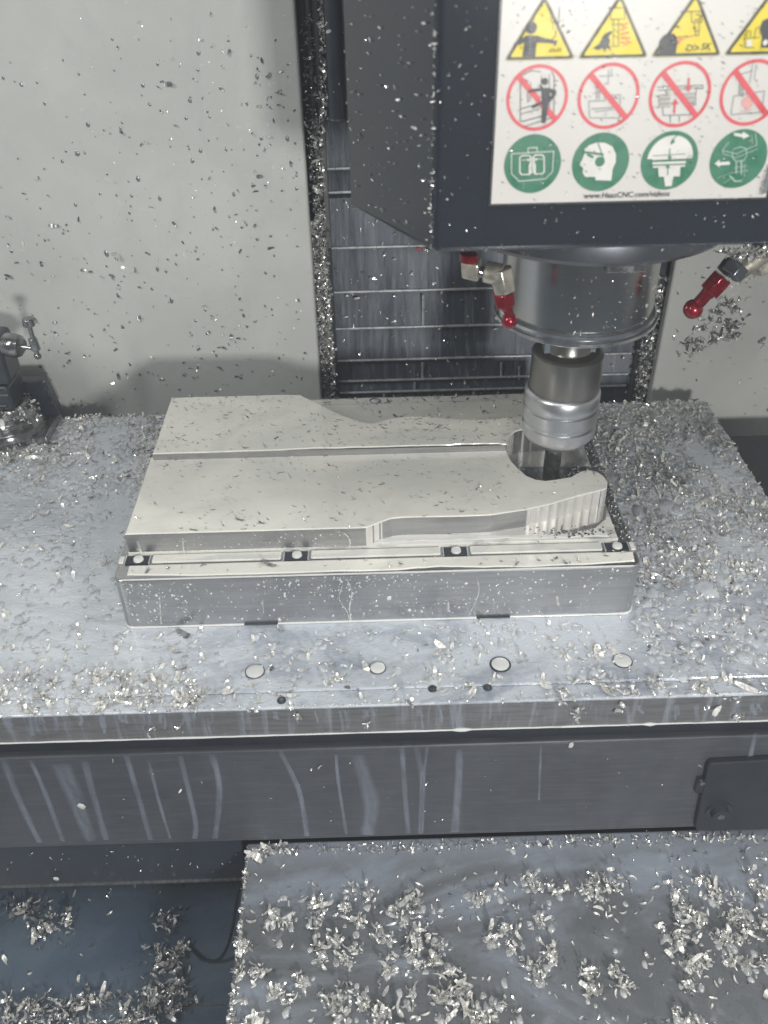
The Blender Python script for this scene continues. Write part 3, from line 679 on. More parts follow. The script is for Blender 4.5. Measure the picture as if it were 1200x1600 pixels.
lathe('barrel', SX, SYc, [(0.0462, 0.2262), (0.0462, 0.1790), (0.0455, 0.1782)], M_SPIN, sp, 128)
lathe('rim_ring', SX, SYc, [(0.0464, 0.1783), (0.0478, 0.1776), (0.0486, 0.1768), (0.0486, 0.1748), (0.0474, 0.1742), (0.0478, 0.1736), (0.0496, 0.1728), (0.0499, 0.1712), (0.0490, 0.1703), (0.040, 0.1700)], M_RING, sp, 128)
lathe('nose_face', SX, SYc, [(0.030, 0.1702), (0.030, 0.1685), (0.028, 0.1680)], M_HOLD, sp, 64)
HX = 0.2912
tl = thing('tool_holder', 'dark collet holder with ridged satin nut gripping the end mill in the spindle', 'tool holder', (HX, SYc, 0.08))
lathe('neck', HX, SYc, [(0.0165, 0.1695), (0.0165, 0.1600), (0.0140, 0.1590), (0.0140, 0.1480), (0.0150, 0.1465), (0.0198, 0.1460)], M_HOLD, tl, 72)
for px in (851, 921):
    p = at(px, 560, y=SYc - 0.012)
    box('drive_key', p.x - 0.0018, p.x + 0.0018, SYc - 0.018, SYc - 0.009, 0.1520, 0.1620, M_RING, tl, 0.0004)
lathe('collar', HX, SYc, [(0.0180, 0.1460), (0.0215, 0.1452), (0.0229, 0.1440), (0.0229, 0.1190), (0.0226, 0.1183)], M_HOLD, tl, 96)
lathe('collet_nut', HX - 0.0006, SYc, [(0.0228, 0.1190), (0.0238, 0.1183), (0.0247, 0.1168), (0.0249, 0.1090), (0.0247, 0.1083), (0.0238, 0.1076), (0.0238, 0.1066), (0.0250, 0.1058), (0.0250, 0.0975), (0.0243, 0.0968), (0.0236, 0.0960), (0.0236, 0.0944), (0.0248, 0.0935), (0.0246, 0.0880), (0.0238, 0.0850), (0.0205, 0.0805), (0.0180, 0.0790), (0.0085, 0.0787)], M_NUT, tl, 96)
em = thing('end_mill', 'dark carbide end mill cutting the pocket beside the front half of the block', 'end mill', (TOOL.x, TOOL.y, ZF))
# fluted cutter: a twisted four-lobed section
vs, fs = [], []; n = 32; zz = np.linspace(0.0830, ZF + 0.0006, 26)
for z in zz:
    for i in range(n):
        a = 2 * math.pi * i / n; cut = max(0.0, min(1.0, (0.0690 - z) / 0.006)); tw = (z - ZF) * 90
        r = 0.0059 * (1 - 0.05 * cut * max(0, math.sin(4 * (a + tw))) ** 0.7)
        vs.append((TOOL.x + r * math.cos(a), TOOL.y + r * math.sin(a), z))
for j in range(len(zz) - 1):
    for i in range(n): fs.append((j * n + i, j * n + (i + 1) % n, (j + 1) * n + (i + 1) % n, (j + 1) * n + i))
fs.append(tuple(range(n))); fs.append(tuple(range((len(zz) - 1) * n + n - 1, (len(zz) - 1) * n - 1, -1)))
sharp(obj('cutter', vs, fs, M_CARB, em), 30)

# ------------------------------------------------------------------ coolant nozzles
def P3(px, py, y): return at(px, py, y=y)
def seg(name, a, b, r, mat, parent, n=12, r2=None):
    return tube(name, [a, b], [r, r2 if r2 is not None else r], mat, parent, n, bevel=0.0006)
nl = thing('coolant_nozzle', 'nickel elbow with short red nozzle left of the spindle nose', 'coolant nozzle', tuple(P3(770, 430, 0.035)), 'red tipped coolant nozzles')
y0 = 0.034
seg('red_collar', P3(733, 396, y0), P3(732, 409, y0), 0.0048, M_RED, nl, 24)
a, b = P3(719, 408, y0), P3(748, 440, y0)
vs, fs = prism_d([(a.x, 0), (b.x + 0.0012, 0), (b.x + 0.0012, 1), (a.x, 1)], 0, 1)
A = [P3(719, 409, y0), P3(748, 415, y0 - 0.003), P3(747, 442, y0 - 0.003), P3(721, 436, y0)]
vs = [tuple(q) for q in A] + [(q.x + 0.003, q.y + 0.010, q.z + 0.001) for q in A]
obj('elbow_block', vs, [(0, 1, 2, 3), (7, 6, 5, 4), (0, 4, 5, 1), (1, 5, 6, 2), (2, 6, 7, 3), (3, 7, 4, 0)], M_NICK, nl, bevel=0.0012, seg=3)
seg('thread', P3(746, 424, y0), P3(762, 427, y0), 0.0030, M_STEEL, nl, 20)
seg('swivel', P3(758, 424, y0), P3(785, 430, y0 - 0.003), 0.0058, M_NICK, nl, 24)
seg('hex_elbow', P3(781, 420, y0 - 0.002), P3(789, 457, y0 - 0.004), 0.0072, M_NICK, nl, 6, 0.0062)
rn = seg('red_nozzle', P3(786, 456, y0 - 0.004), P3(789, 477, y0 - 0.004), 0.0062, M_RED, nl, 6, 0.0058)
tube('stem', [P3(788, 474, y0 - 0.004), P3(793, 482, y0 - 0.004), P3(796, 494, y0 - 0.004), P3(797, 500, y0 - 0.004)], [0.0042, 0.0032, 0.0031, 0.0036], M_RED, rn, 20)
def ball(name, c, r, mat, parent, sq=1.0):
    bm = bmesh.new(); bmesh.ops.create_uvsphere(bm, u_segments=20, v_segments=12, radius=r)
    vs = [tuple(Vector(c) + Vector((v.co.x, v.co.y, v.co.z * sq))) for v in bm.verts]; fs = [tuple(v.index for v in f.verts) for f in bm.faces]; bm.free()
    return obj(name, vs, fs, mat, parent, smooth=True)
ball('tip', P3(796, 501, y0 - 0.004), 0.0045, M_RED, rn)
nr = thing('coolant_nozzle', 'nickel elbow with red ball-ended nozzle right of the spindle, in front of the pale wall', 'coolant nozzle', tuple(P3(1150, 420, 0.05)), 'red tipped coolant nozzles')
y1 = 0.050
seg('hex_fitting', P3(1186, 398, y1 + 0.006), P3(1196, 420, y1 + 0.006), 0.0072, M_NICK, nr, 6)
seg('swivel', P3(1193, 395, y1 + 0.003), P3(1150, 425, y1 - 0.001), 0.0058, M_NICK, nr, 24)
seg('hex_elbow', P3(1152, 412, y1 - 0.001), P3(1138, 430, y1 - 0.003), 0.0078, M_FLANGE, nr, 6)
rn = seg('red_nozzle', P3(1130, 432, y1 - 0.001), P3(1108, 456, y1 - 0.001), 0.0066, M_RED, nr, 6)
tube('stem', [P3(1112, 452, y1), P3(1102, 462, y1), P3(1086, 480, y1)], [0.0046, 0.0036, 0.0036], M_RED, rn, 20)
ball('tip', P3(1083, 483, y1), 0.0056, M_RED, rn)
seg('collar', P3(1197, 392, y1), P3(1212, 386, y1), 0.0056, M_NICK, nr, 20)
hs = thing('red_hose_end', 'tiny red hose end peeping from under the left corner of the head', 'hose end', tuple(P3(655, 389, 0.03)))
seg('hose', P3(650, 386, 0.03), P3(659, 392, 0.03), 0.0007, M_RED, hs, 10)
ball('fitting', P3(667, 391, 0.02), 0.0018, M_STEEL, hs)

# ------------------------------------------------------------------ warning sign on the head
YG = YH - 0.0014
sg = thing('warning_sign', 'white sign with yellow triangles, red prohibition circles and green discs on the dark head', 'sign', (0.2865, YG, 0.2730))
sx0, sx1, sz0, sz1 = 0.2228, 0.3500, 0.2716, 0.3900
box('backing', sx0 - 0.0010, sx1 + 0.0010, YG + 0.0002, YH + 0.0005, sz0 - 0.0010, sz1 + 0.001, I_BLK, sg)
box('plate', sx0, sx1, YG, YG + 0.0005, sz0, sz1, M_WHITE, sg)
LAY = [0.0]
class Ink:
    """flat print on the sign: polygons gathered into one mesh, a fixed height above the plate"""
    def __init__(s, layer): s.y = YG - 0.00012 * layer; s.v = []; s.f = []; s.k = 0
    def poly(s, pts):
        s.k += 1; y = s.y - 0.000002 * s.k; b = len(s.v); s.v += [(p[0], y, p[1]) for p in pts]; s.f.append(tuple(range(b, b + len(pts)))); return s
    def ppoly(s, pts): return s.poly([(q.x, q.z) for q in (at(px, py, y=YG) for px, py in pts)])
    def disc(s, cx, cz, r, n=48): return s.poly([(cx + r * math.cos(2 * math.pi * i / n), cz + r * math.sin(2 * math.pi * i / n)) for i in range(n)])
    def pdisc(s, px, py, rp, n=24):
        q = at(px, py, y=YG); return s.disc(q.x, q.z, rp / 3640.0, n)
    def line(s, pts, w):
        P = [at(px, py, y=YG) for px, py in pts]; P = [Vector((q.x, q.z)) for q in P]; w = w / 3640.0 / 2
        for a, b in zip(P, P[1:]):
            d = (b - a); 
            if d.length < 1e-7: continue
            d.normalize(); n = Vector((-d.y, d.x)) * w; e = d * w * 0.5
            s.poly([tuple(a - n - e), tuple(b - n + e), tuple(b + n + e), tuple(a + n - e)])
        return s
    def ring(s, cx, cz, r0, r1, n=56):
        b = len(s.v)
        for i in range(n):
            a = 2 * math.pi * i / n
            for r in (r0, r1): s.v.append((cx + r * math.cos(a), s.y, cz + r * math.sin(a)))
        for i in range(n):
            j = (i + 1) % n; s.f.append((b + 2 * i, b + 2 * i + 1, b + 2 * j + 1, b + 2 * j))
        return s
    def out(s, name, mat, parent): return obj(name, s.v, s.f, mat, parent)
def rtri(cx, zb, side, r, n=5):
    h = side * 0.80; P = [Vector((cx - side / 2, zb)), Vector((cx + side / 2, zb)), Vector((cx, zb + h))]; out = []
    c = (P[0] + P[1] + P[2]) / 3
    for i, p in enumerate(P):
        d1 = (P[i - 1] - p).normalized(); d2 = (P[(i + 1) % 3] - p).normalized()
        a, b = p + d1 * r * 1.7, p + d2 * r * 1.7
        for k in range(n + 1):
            t = k / n; out.append(tuple(a * (1 - t) ** 2 + p * 2 * t * (1 - t) + b * t * t))
    return out
cols = [0.24015, 0.27100, 0.30190, 0.33270]
tris, reds, grns = [], [], []
for i, cx in enumerate(cols):
    zt = 0.33165
    a = Ink(1).poly(rtri(cx - 0.0002, zt - 0.0003, 0.0302, 0.0012)).out('warning_triangle', I_OLV, sg)
    Ink(2).poly(rtri(cx - 0.0002, zt + 0.0002, 0.0288, 0.0010)).out('black_border', I_BLK, a)
    Ink(3).poly(rtri(cx - 0.0002, zt + 0.0011, 0.0252, 0.0006)).out('yellow_field', I_YEL, a); tris.append(a)
    a = Ink(1).ring(cx, 0.3165, 0.0119, 0.01335).out('prohibition_circle', I_RED, sg); reds.append(a)
    gx = cols[i] + (0.0003, 0.0001, 0.0003, 0.0007)[i]
    a = Ink(1).disc(gx, 0.2890, 0.0128, 64).out('mandatory_disc', I_GRN, sg); grns.append(a)
zc = 0.3165
for i, cx in enumerate(cols):
    d = 0.0088; w = 0.00085
    Ink(3).poly([(cx - d - w, zc + d - w), (cx - d + w, zc + d + w), (cx + d + w, zc - d + w), (cx + d - w, zc - d - w)]).out('slash', I_RED, reds[i])
# triangle 1: man beside a spindle
k = Ink(5); k.pdisc(830, 43, 8.5); k.ppoly([(822, 55), (838, 55), (858, 61), (857, 67), (838, 66), (836, 88), (816, 88), (819, 66), (802, 73), (804, 67)]); k.line([(855, 63), (868, 66)], 5); k.ppoly([(862, 60), (870, 68), (866, 72)])
k.out('man_symbol', I_BLK, tris[0])
k = Ink(5); k.line([(861, 12), (861, 34), (864, 34), (864, 46)], 0.9).line([(872, 34), (872, 46)], 0.9).line([(861, 34), (875, 34)], 0.9).line([(868, 46), (868, 55), (862, 62)], 1.2).line([(856, 80), (876, 79), (876, 75), (871, 75), (871, 79)], 0.9).line([(860, 80), (860, 76), (866, 76), (866, 80)], 0.9).line([(874, 10), (873, 34)], 0.8)
k.out('machine_lines', I_BLK, tris[0]); 
k = Ink(6)
for y in range(58, 88, 6): k.pdisc(828, y, 0.7, 8)
k.out('coat_buttons', I_WHT, tris[0])
# triangle 2: hand under a cutter
k = Ink(5); k.ppoly([(926, 75), (936, 68), (944, 53), (953, 48), (957, 49), (950, 58), (953, 62), (951, 70), (955, 80), (948, 74), (945, 80), (940, 74), (934, 78)]); k.out('hand_symbol', I_BLK, tris[1])
k = Ink(5); k.line([(950, 12), (978, 12)], 1.2).line([(954, 13), (954, 30), (976, 29), (975, 13)], 0.9).line([(958, 30), (958, 72), (966, 72), (966, 30)], 0.9).line([(955, 38), (973, 37)], 0.9).line([(958, 45), (966, 50)], 0.8).line([(958, 55), (966, 60)], 0.8)
k.out('machine_lines', I_BLK, tris[1])
k = Ink(5)
for a, b in (((970, 47), (979, 42)), ((970, 53), (982, 50)), ((970, 59), (983, 59)), ((969, 65), (980, 69)), ((972, 41), (980, 35)), ((978, 63), (985, 66))): k.line([a, b], 1.8)
k.out('red_sparks', I_RED, tris[1])
# triangle 3: fragments thrown at a head, > 5K
k = Ink(5); k.pdisc(1044, 68, 14, 20).ppoly([(1032, 72), (1057, 70), (1055, 85), (1027, 86)]); k.out('head_symbol', I_BLK, tris[2])
k = Ink(5); k.line([(1064, 18), (1100, 17)], 1.2).line([(1080, 18), (1080, 34), (1096, 34), (1096, 18)], 1).line([(1084, 34), (1085, 48), (1092, 48), (1092, 34)], 1).line([(1086, 48), (1086, 55), (1091, 55), (1091, 48)], 1).line([(1057, 58), (1074, 56)], 0.9)
for q in ((1086, 22), (1092, 22)): pass
k.line([(1085, 30), (1089, 31), (1093, 29), (1094, 25), (1091, 22), (1087, 23)], 1.3)
k.line([(1071, 77), (1076, 79), (1081, 77), (1082, 73), (1078, 70), (1073, 71)], 1.5).line([(1071, 77), (1074, 74)], 1.5).line([(1084, 70), (1091, 74), (1084, 78)], 1.6)
k.out('machine_lines', I_BLK, tris[2])
k = Ink(5)
for a, b in (((1052, 52), (1055, 60)), ((1060, 57), (1064, 63)), ((1058, 64), (1068, 60)), ((1070, 58), (1084, 55)), ((1056, 60), (1062, 68))): k.line([a, b], 1.3)
k.out('red_sparks', I_RED, tris[2])
def text(body, px, py, h, mat, parent, name='lettering', rot=0, bold=0.0, shear=0.0, layer=5, align='LEFT'):
    c = bpy.data.curves.new(name, 'FONT'); c.body = body; q = at(px, py, y=YG); c.size = h / 3640.0 * 1.38; c.offset = bold; c.shear = shear; c.align_x = align; c.resolution_u = 3
    tmp = bpy.data.objects.new('tmp', c); col.objects.link(tmp); dg = bpy.context.evaluated_depsgraph_get(); me = bpy.data.meshes.new_from_object(tmp.evaluated_get(dg))
    vs = []; cr, sr = math.cos(rot), math.sin(rot)
    for v in me.vertices: vs.append((q.x + v.co.x * cr - v.co.y * sr, YG - 0.00012 * layer, q.z + v.co.x * sr + v.co.y * cr))
    fs = [tuple(p.vertices) for p in me.polygons]; bpy.data.objects.remove(tmp); bpy.data.meshes.remove(me)
    return obj(name, vs, fs, mat, parent)
text('5K', 1094, 77.5, 9.5, I_BLK, tris[2], bold=0.00004, shear=0.1)
# triangle 4
k = Ink(5); k.line([(1163, 52), (1163, 74), (1178, 74)], 0.9).line([(1166, 58), (1166, 48), (1172, 48), (1172, 58)], 0.9).line([(1178, 60), (1180, 45), (1185, 42)], 1).ppoly([(1188, 74), (1190, 58), (1186, 45), (1191, 32), (1200, 28), (1208, 40), (1206, 74)]); k.line([(1160, 60), (1186, 58)], 0.8)
k.out('machine_symbol', I_BLK, tris[3]); k = Ink(6); k.ppoly([(1166, 72), (1166, 62), (1174, 62), (1174, 72)]); k.pdisc(1195, 66, 4); k.out('white_detail', I_WHT, tris[3])
# red circle 1: man leaning into the machine
k = Ink(2); k.line([(813, 120), (813, 190)], 1.2).line([(813, 120), (824, 126), (825, 160)], 1.2).line([(825, 126), (822, 128)], 1).line([(815, 118), (830, 110), (845, 112)], 1.1).line([(862, 112), (866, 120), (865, 180)], 1.3).line([(858, 116), (859, 176)], 0.9).line([(813, 170), (838, 163)], 1.2).line([(814, 190), (862, 177)], 1.2).line([(820, 197), (864, 183)], 1.1).line([(814, 178), (842, 170)], 0.9).line([(846, 118), (845, 140), (856, 150)], 0.9).line([(829, 128), (828, 158)], 0.8)
k.out('machine_lines', I_BLK, reds[0])
k = Ink(5); k.pdisc(851, 127, 5.2).ppoly([(844, 137), (858, 137), (869, 141), (868, 148), (860, 158), (857, 160), (857, 154), (863, 147), (858, 144), (857, 160), (852, 192), (846, 192), (848, 162), (846, 144)]); k.line([(846, 139), (827, 142)], 4.2).line([(850, 158), (832, 167)], 4)
k.ppoly([(846, 138), (857, 138), (857, 163), (846, 163)]); k.line([(850, 160), (849, 190)], 6)
k.out('man_symbol', I_BLK, reds[0])
# red circle 2
k = Ink(2); k.line([(936, 119), (958, 118)], 1).line([(951, 108), (950, 132)], 0.9).line([(956, 107), (955, 118)], 0.9).line([(920, 158), (921, 184), (968, 184), (969, 148), (945, 149), (945, 157), (921, 158)], 1.1).line([(932, 130), (932, 155)], 1.3).line([(936, 130), (936, 156)], 1.0).line([(928, 136), (940, 134)], 0.9).line([(926, 146), (944, 143)], 0.8).line([(924, 170), (966, 167)], 1.4).line([(930, 174), (958, 171)], 1)
k.out('machine_lines', I_GRY, reds[1])
# red circle 3
k = Ink(2); k.line([(1027, 136), (1098, 133), (1098, 138), (1090, 138)], 1.1).line([(1028, 141), (1092, 137)], 0.9).line([(1040, 141), (1041, 150)], 0.9).line([(1088, 138), (1087, 147)], 0.9)
for y in (149, 156, 163): k.line([(1029, y), (1047, y - 1)], 1.1).line([(1068, y - 2), (1087, y - 3)], 1.1).line([(1029, y), (1029, y + 4), (1047, y + 3)], 0.8).line([(1087, y - 3), (1087, y + 1), (1070, y + 2)], 0.8)
k.line([(1035, 168), (1036, 180), (1078, 179), (1079, 166)], 1).line([(1047, 181), (1047, 191)], 1).line([(1061, 181), (1061, 190)], 1)
k.out('machine_lines', I_BLK, reds[2])
k = Ink(4); k.line([(1076, 122), (1075, 137)], 3).ppoly([(1070, 136), (1081, 135), (1075, 144)]); k.line([(1053, 176), (1054, 162)], 3).ppoly([(1048, 163), (1060, 162), (1055, 154)]); k.out('red_arrow', I_RED, reds[2])
# red circle 4
k = Ink(2); k.line([(1176, 98), (1171, 130)], 1).line([(1182, 99), (1178, 124)], 1).line([(1150, 118), (1176, 110)], 1).line([(1156, 126), (1155, 148)], 1.6).line([(1160, 126), (1160, 150)], 1.6).line([(1142, 178), (1146, 150), (1194, 142), (1190, 175), (1142, 179)], 1.1)
for j in range(5): k.line([(1154, 128 + j * 5), (1161, 131 + j * 5)], 1)
k.out('machine_lines', I_GRY, reds[3])
k = Ink(2); k.ppoly([(1160, 166), (1158, 158), (1162, 152), (1163, 157), (1167, 148), (1171, 156), (1174, 153), (1176, 162), (1172, 169), (1165, 170)]); k.line([(1156, 174), (1176, 171)], 1.1); k.out('flame_symbol', ink('print_pale_red', (0.60, 0.30, 0.28)), reds[3])
# green 1: closed doors
k = Ink(3); k.line([(799, 240), (865, 236), (863, 268), (852, 279), (811, 283), (799, 271), (799, 240)], 1.3).line([(825, 238), (825, 231), (839, 230), (839, 237)], 1.3)
k.out('machine_outline', I_WHT, grns[0])
k = Ink(3)
def rr(k, x0, y0, x1, y1, w):
    k.line([(x0 + 3, y0), (x1 - 3, y0 - 0.5), (x1, y0 + 3), (x1, y1 - 3), (x1 - 3, y1), (x0 + 3, y1 + 0.5), (x0, y1 - 3), (x0, y0 + 3), (x0 + 3, y0)], w)
rr(k, 812, 243, 830, 272, 2.0); rr(k, 833, 242, 850, 271, 2.0); k.line([(828, 246), (828, 270)], 1.2).line([(835, 246), (835, 270)], 1.2).line([(815, 250), (825, 249)], 1).line([(838, 248), (848, 248)], 1).line([(827, 257), (827, 270)], 2).line([(836, 256), (836, 269)], 2)
k.ppoly([(824, 247), (828, 249), (824, 252)]).ppoly([(839, 246), (835, 248.5), (839, 251)])
k.out('door_symbol', I_WHT, grns[0])
# green 2: head with safety glasses
k = Ink(3); k.ppoly([(913, 233), (921, 226), (933, 222), (946, 223), (957, 229), (962, 240), (962, 253), (957, 264), (955, 282), (930, 281), (930, 276), (914, 276), (910, 269), (911, 262), (905, 257), (910, 248), (913, 240)])
k.out('head_symbol', I_WHT, grns[1])
k = Ink(4); k.line([(912, 237), (942, 241)], 3.5).pdisc(937, 252, 8, 20).line([(934, 222), (942, 246)], 1.6).line([(918, 241), (926, 245)], 4); k.out('safety_glasses', I_GRN, grns[1])
# green 3
k = Ink(3); n = 18; gx, gz = cols[2] + 0.0003, 0.2890
k.poly([(gx - 0.0102 * math.cos(math.pi * i / n), gz + 0.0010 + 0.0100 * math.sin(math.pi * i / n)) for i in range(n + 1)])
for y, h in ((237, 3), (244, 4), (251, 4), (257, 3)):
    w = 30 if y == 237 else 26 if y != 257 else 25
    k.ppoly([(1045 - w, y + 2), (1045 + w, y), (1045 + w, y + h), (1045 - w, y + h + 2)])
k.ppoly([(1028, 262), (1063, 260), (1062, 275), (1029, 276)]).ppoly([(1037, 276), (1052, 275), (1049, 290), (1039, 291)])
k.out('spindle_symbol', I_WHT, grns[2])
k = Ink(4); k.line([(1046, 232), (1046, 246)], 1.6).ppoly([(1042, 244), (1050, 244), (1046, 250)]).line([(1043, 272), (1043, 260)], 1.6).ppoly([(1039, 262), (1047, 262), (1043, 256)]).line([(1057, 211), (1048, 222)], 1.6).ppoly([(1050, 216), (1047, 226), (1055, 221)]).line([(1020, 243), (1070, 240)], 1).line([(1024, 250), (1068, 248)], 1); k.out('green_arrow', I_GRN, grns[2])
# green 4
k = Ink(3); k.ppoly([(1116, 255), (1124, 249), (1124, 253), (1140, 252), (1140, 257), (1124, 258), (1124, 261)]).ppoly([(1171, 212), (1160, 205), (1160, 209), (1146, 207), (1147, 212), (1160, 214), (1160, 217)]); k.out('white_arrow', I_WHT, grns[3])
k = Ink(3); k.line([(1138, 222), (1128, 235), (1150, 240), (1182, 226), (1180, 208)], 1.3).line([(1128, 235), (1130, 240), (1150, 246), (1184, 232)], 1).line([(1174, 210), (1176, 224)], 1).line([(1144, 236), (1144, 246), (1150, 252), (1162, 250), (1166, 244), (1166, 232), (1156, 229), (1145, 233)], 1.6).line([(1150, 252), (1150, 270)], 2.2).line([(1158, 252), (1158, 272)], 2.2).line([(1163, 256), (1163, 276)], 1).line([(1141, 270), (1168, 266)], 1.2).line([(1140, 274), (1148, 283), (1158, 282)], 2.4).line([(1120, 278), (1140, 270)], 0.9).line([(1130, 286), (1142, 278)], 0.9).line([(1146, 262), (1166, 259)], 1)
k.out('machine_lines', ink('print_pale_green', (0.34, 0.45, 0.38)), grns[3])
text('www.HaasCNC.com/videos', 911, 309.5, 9.2, I_BLK, sg, bold=0.00003, shear=0.12, rot=0.004)
text('29-0981D Rev', 1190, 304, 6.2, I_GRY, sg, rot=math.pi / 2 + 0.0)
box('code_strip', 0.3476, 0.3498, YG - 0.0003, YG - 0.0001, 0.2735, 0.2850, I_GRY, sg)

# ------------------------------------------------------------------ clamp at the back left of the table
cl = thing('tilting_clamp', 'dark steel clamp with round knob and tommy bar at the back left of the table', 'clamp', (-0.145, 0.25, 0.0005))
box('base_plate', -0.19, -0.1125, 0.2270, 0.268, 0.0005, 0.0080, M_STEEL, cl, 0.0015)
q = [(-0.150, 0.0081), (-0.1095, 0.0081), (-0.1160, 0.0430), (-0.150, 0.0430)]
vs = [(x, 0.262, z) for x, z in q] + [(x, 0.272, z) for x, z in q]
obj('gusset', vs, [(0, 1, 2, 3), (7, 6, 5, 4), (0, 4, 5, 1), (1, 5, 6, 2), (2, 6, 7, 3), (3, 7, 4, 0)], M_DARK, cl, bevel=0.001)
cxx, cyy = -0.152, 0.2455
lathe('swivel_disc', cxx, cyy, [(0.0215, 0.0330), (0.0235, 0.0315), (0.0240, 0.0260), (0.0262, 0.0250), (0.0290, 0.0215), (0.0300, 0.0165), (0.0310, 0.0155), (0.0330, 0.0120), (0.0330, 0.0082)], M_STEEL, cl, 72)
box('jaw_body', -0.190, -0.1330, 0.2280, 0.262, 0.0332, 0.0560, M_DARK, cl, 0.003, seg=3)
box('jaw_top', -0.190, -0.1300, 0.2290, 0.260, 0.0562, 0.0965, M_DARK, cl, 0.004, seg=3)
k0 = at(20, 541, y=0.235)
kn = tube('knob', [(k0.x - 0.006, 0.238, k0.z + 0.0005), (k0.x + 0.0015, 0.236, k0.z), (k0.x + 0.006, 0.2355, k0.z - 0.0003), (k0.x + 0.0075, 0.235, k0.z - 0.0005)], [0.0092, 0.0098, 0.0085, 0.006], M_STEEL, cl, 32)
p1, p2 = at(27, 541, y=0.234), at(58, 545, y=0.232); tube('spindle_rod', [p1, p2], 0.0016, M_STEEL, cl, 14)
a, b_, c_ = at(44, 502, y=0.230), at(54, 538, y=0.230), at(59, 557, y=0.230)
tb = tube('tommy_bar', [a, b_, c_], [0.0017, 0.0019, 0.0019], M_STEEL, cl, 14)
tube('bar_end', [at(43, 497, y=0.230), at(46, 509, y=0.230)], [0.0046, 0.0048], M_STEEL, tb, 24, bevel=0.0008); ball('bar_end', at(59, 556, y=0.230), 0.0030, M_STEEL, tb)
tube('bar_boss', [at(50, 528, y=0.230), at(57, 547, y=0.230)], [0.0034, 0.0036], M_STEEL, tb, 20, bevel=0.0006)
for (x, z) in ((-0.146, 0.050), (-0.150, 0.040)):
    box('jaw_step', x - 0.02, x + 0.012, 0.2262, 0.2285, z - 0.0014, z, M_RAIL, cl, 0.0004)

# ------------------------------------------------------------------ chips everywhere
inblock = lambda x, y, m=0.004: -m < x < 0.3315 + m and -m < y < 0.2225 + m
def dtab(x, y):
    if inblock(x, y): return 0
    base = 0.0
    n1 = 0.5 + 0.9 * nz(x, y, 22, 1)
    if x > 0.335: base = 0.95 if y > 0.03 else 0.30
    elif x < 0: base = 0.10 + 0.9 * max(0, min(1, (y - 0.13) / 0.10)) if y > 0 else 0.12
    if y < 0: base = 0.16 if x < 0.33 else 0.30
    if x < 0.06 and y < -0.035: base = 0.45
    return base * max(0, n1)
N = 6500
chips('metal_chips', scatter(N, -0.22, 0.465, -0.069, 0.272, dtab), (0, 0, 1), 0.0046, CM, 'curled bright chips strewn over the wet table plate around the block', sig=0.45, tilt=0.3, wmix=(0.28, 0.70, 0.02), lift=0.0002)
P = clump_pts([(x, y, 0.001) for x, y, _ in scatter(60, -0.2, 0.464, -0.06, 0.27, lambda x, y: dtab(x, y) if (x > 0.335 or y > 0.2) else 0)], 0.005, 18, 0.3)
P = [p for p in P if not inblock(p[0], p[1]) and p[0] < 0.465 and p[1] < 0.2725 and p[1] > -0.069]
chips('metal_chips', P, (0, 0, 1), 0.0038, CM, 'small heaps of chips on the right and back parts of the table plate', tilt=0.9, wmix=(0.45, 0.4, 0.15))
fl = [at(px, py, z=0.001) for px, py in ((15, 1070), (40, 1062), (60, 1080), (85, 1070), (5, 1090), (215, 1095), (205, 1080), (240, 1075), (305, 1095), (315, 1090), (290, 1078), (180, 1102), (190, 1060), (60, 1100), (130, 1085), (150, 1060), (1100, 1075), (1023, 1072), (880, 1082), (975, 1075), (525, 1060))]
chips('metal_chips', clump_pts(fl, 0.0035, 16, 0.5), (0, 0, 1), 0.0042, CM, 'clumps of chips along the front lip of the table', tilt=1.0, wmix=(0.6, 0.3, 0.1))
fe = [at(px, py, y=TY0 - 0.001) for px, py in ((878, 1092), (905, 1105), (898, 1115), (970, 1098), (968, 1110), (1138, 1092), (1105, 1106), (1152, 1118), (242, 1135), (281, 1136), (470, 1117), (395, 1108), (572, 1130), (640, 1092), (1150, 1120))]
chips('metal_chips', clump_pts([(p.x, p.y - 0.0005, p.z) for p in fe], 0.0018, 8, 0.3), (0, -1, 0.3), 0.0036, CM, 'chips clinging to the front edge of the table', tilt=0.8, wmix=(0.7, 0.2, 0.1))
rim = [(random.uniform(-0.2, 0.46), TY0 + abs(random.gauss(0, 0.001)), -0.0008) for _ in range(260)]
chips('metal_chips', rim, (0, -0.3, 1), 0.0018, CM, 'fine chips lined up on the front rim of the table', tilt=0.7, wmix=(0.5, 0.3, 0.2))
rim = [(random.uniform(-0.2, 0.465), 0.2715 + random.gauss(0, 0.0008), 0.0005) for _ in range(260)]
chips('metal_chips', rim, (0, 0, 1), 0.0034, CM, 'chips along the far rim of the table', tilt=1.0, wmix=(0.5, 0.3, 0.2))
# drops lying in the film on the table
P = scatter(3600, -0.2, 0.464, -0.055, 0.27, lambda x, y: 0 if inblock(x, y) else 0.03 + dtab(x, y) * (0.25 if y < 0.01 and x < 0.33 else 1))
domes('coolant_drop', P, [(0, 0, 1)] * len(P), [random.lognormvariate(-6.3, 0.4) for _ in P], M_SOAK, None, 1.2, 'pale coolant drops and blobs lying on the table plate', 'drops')
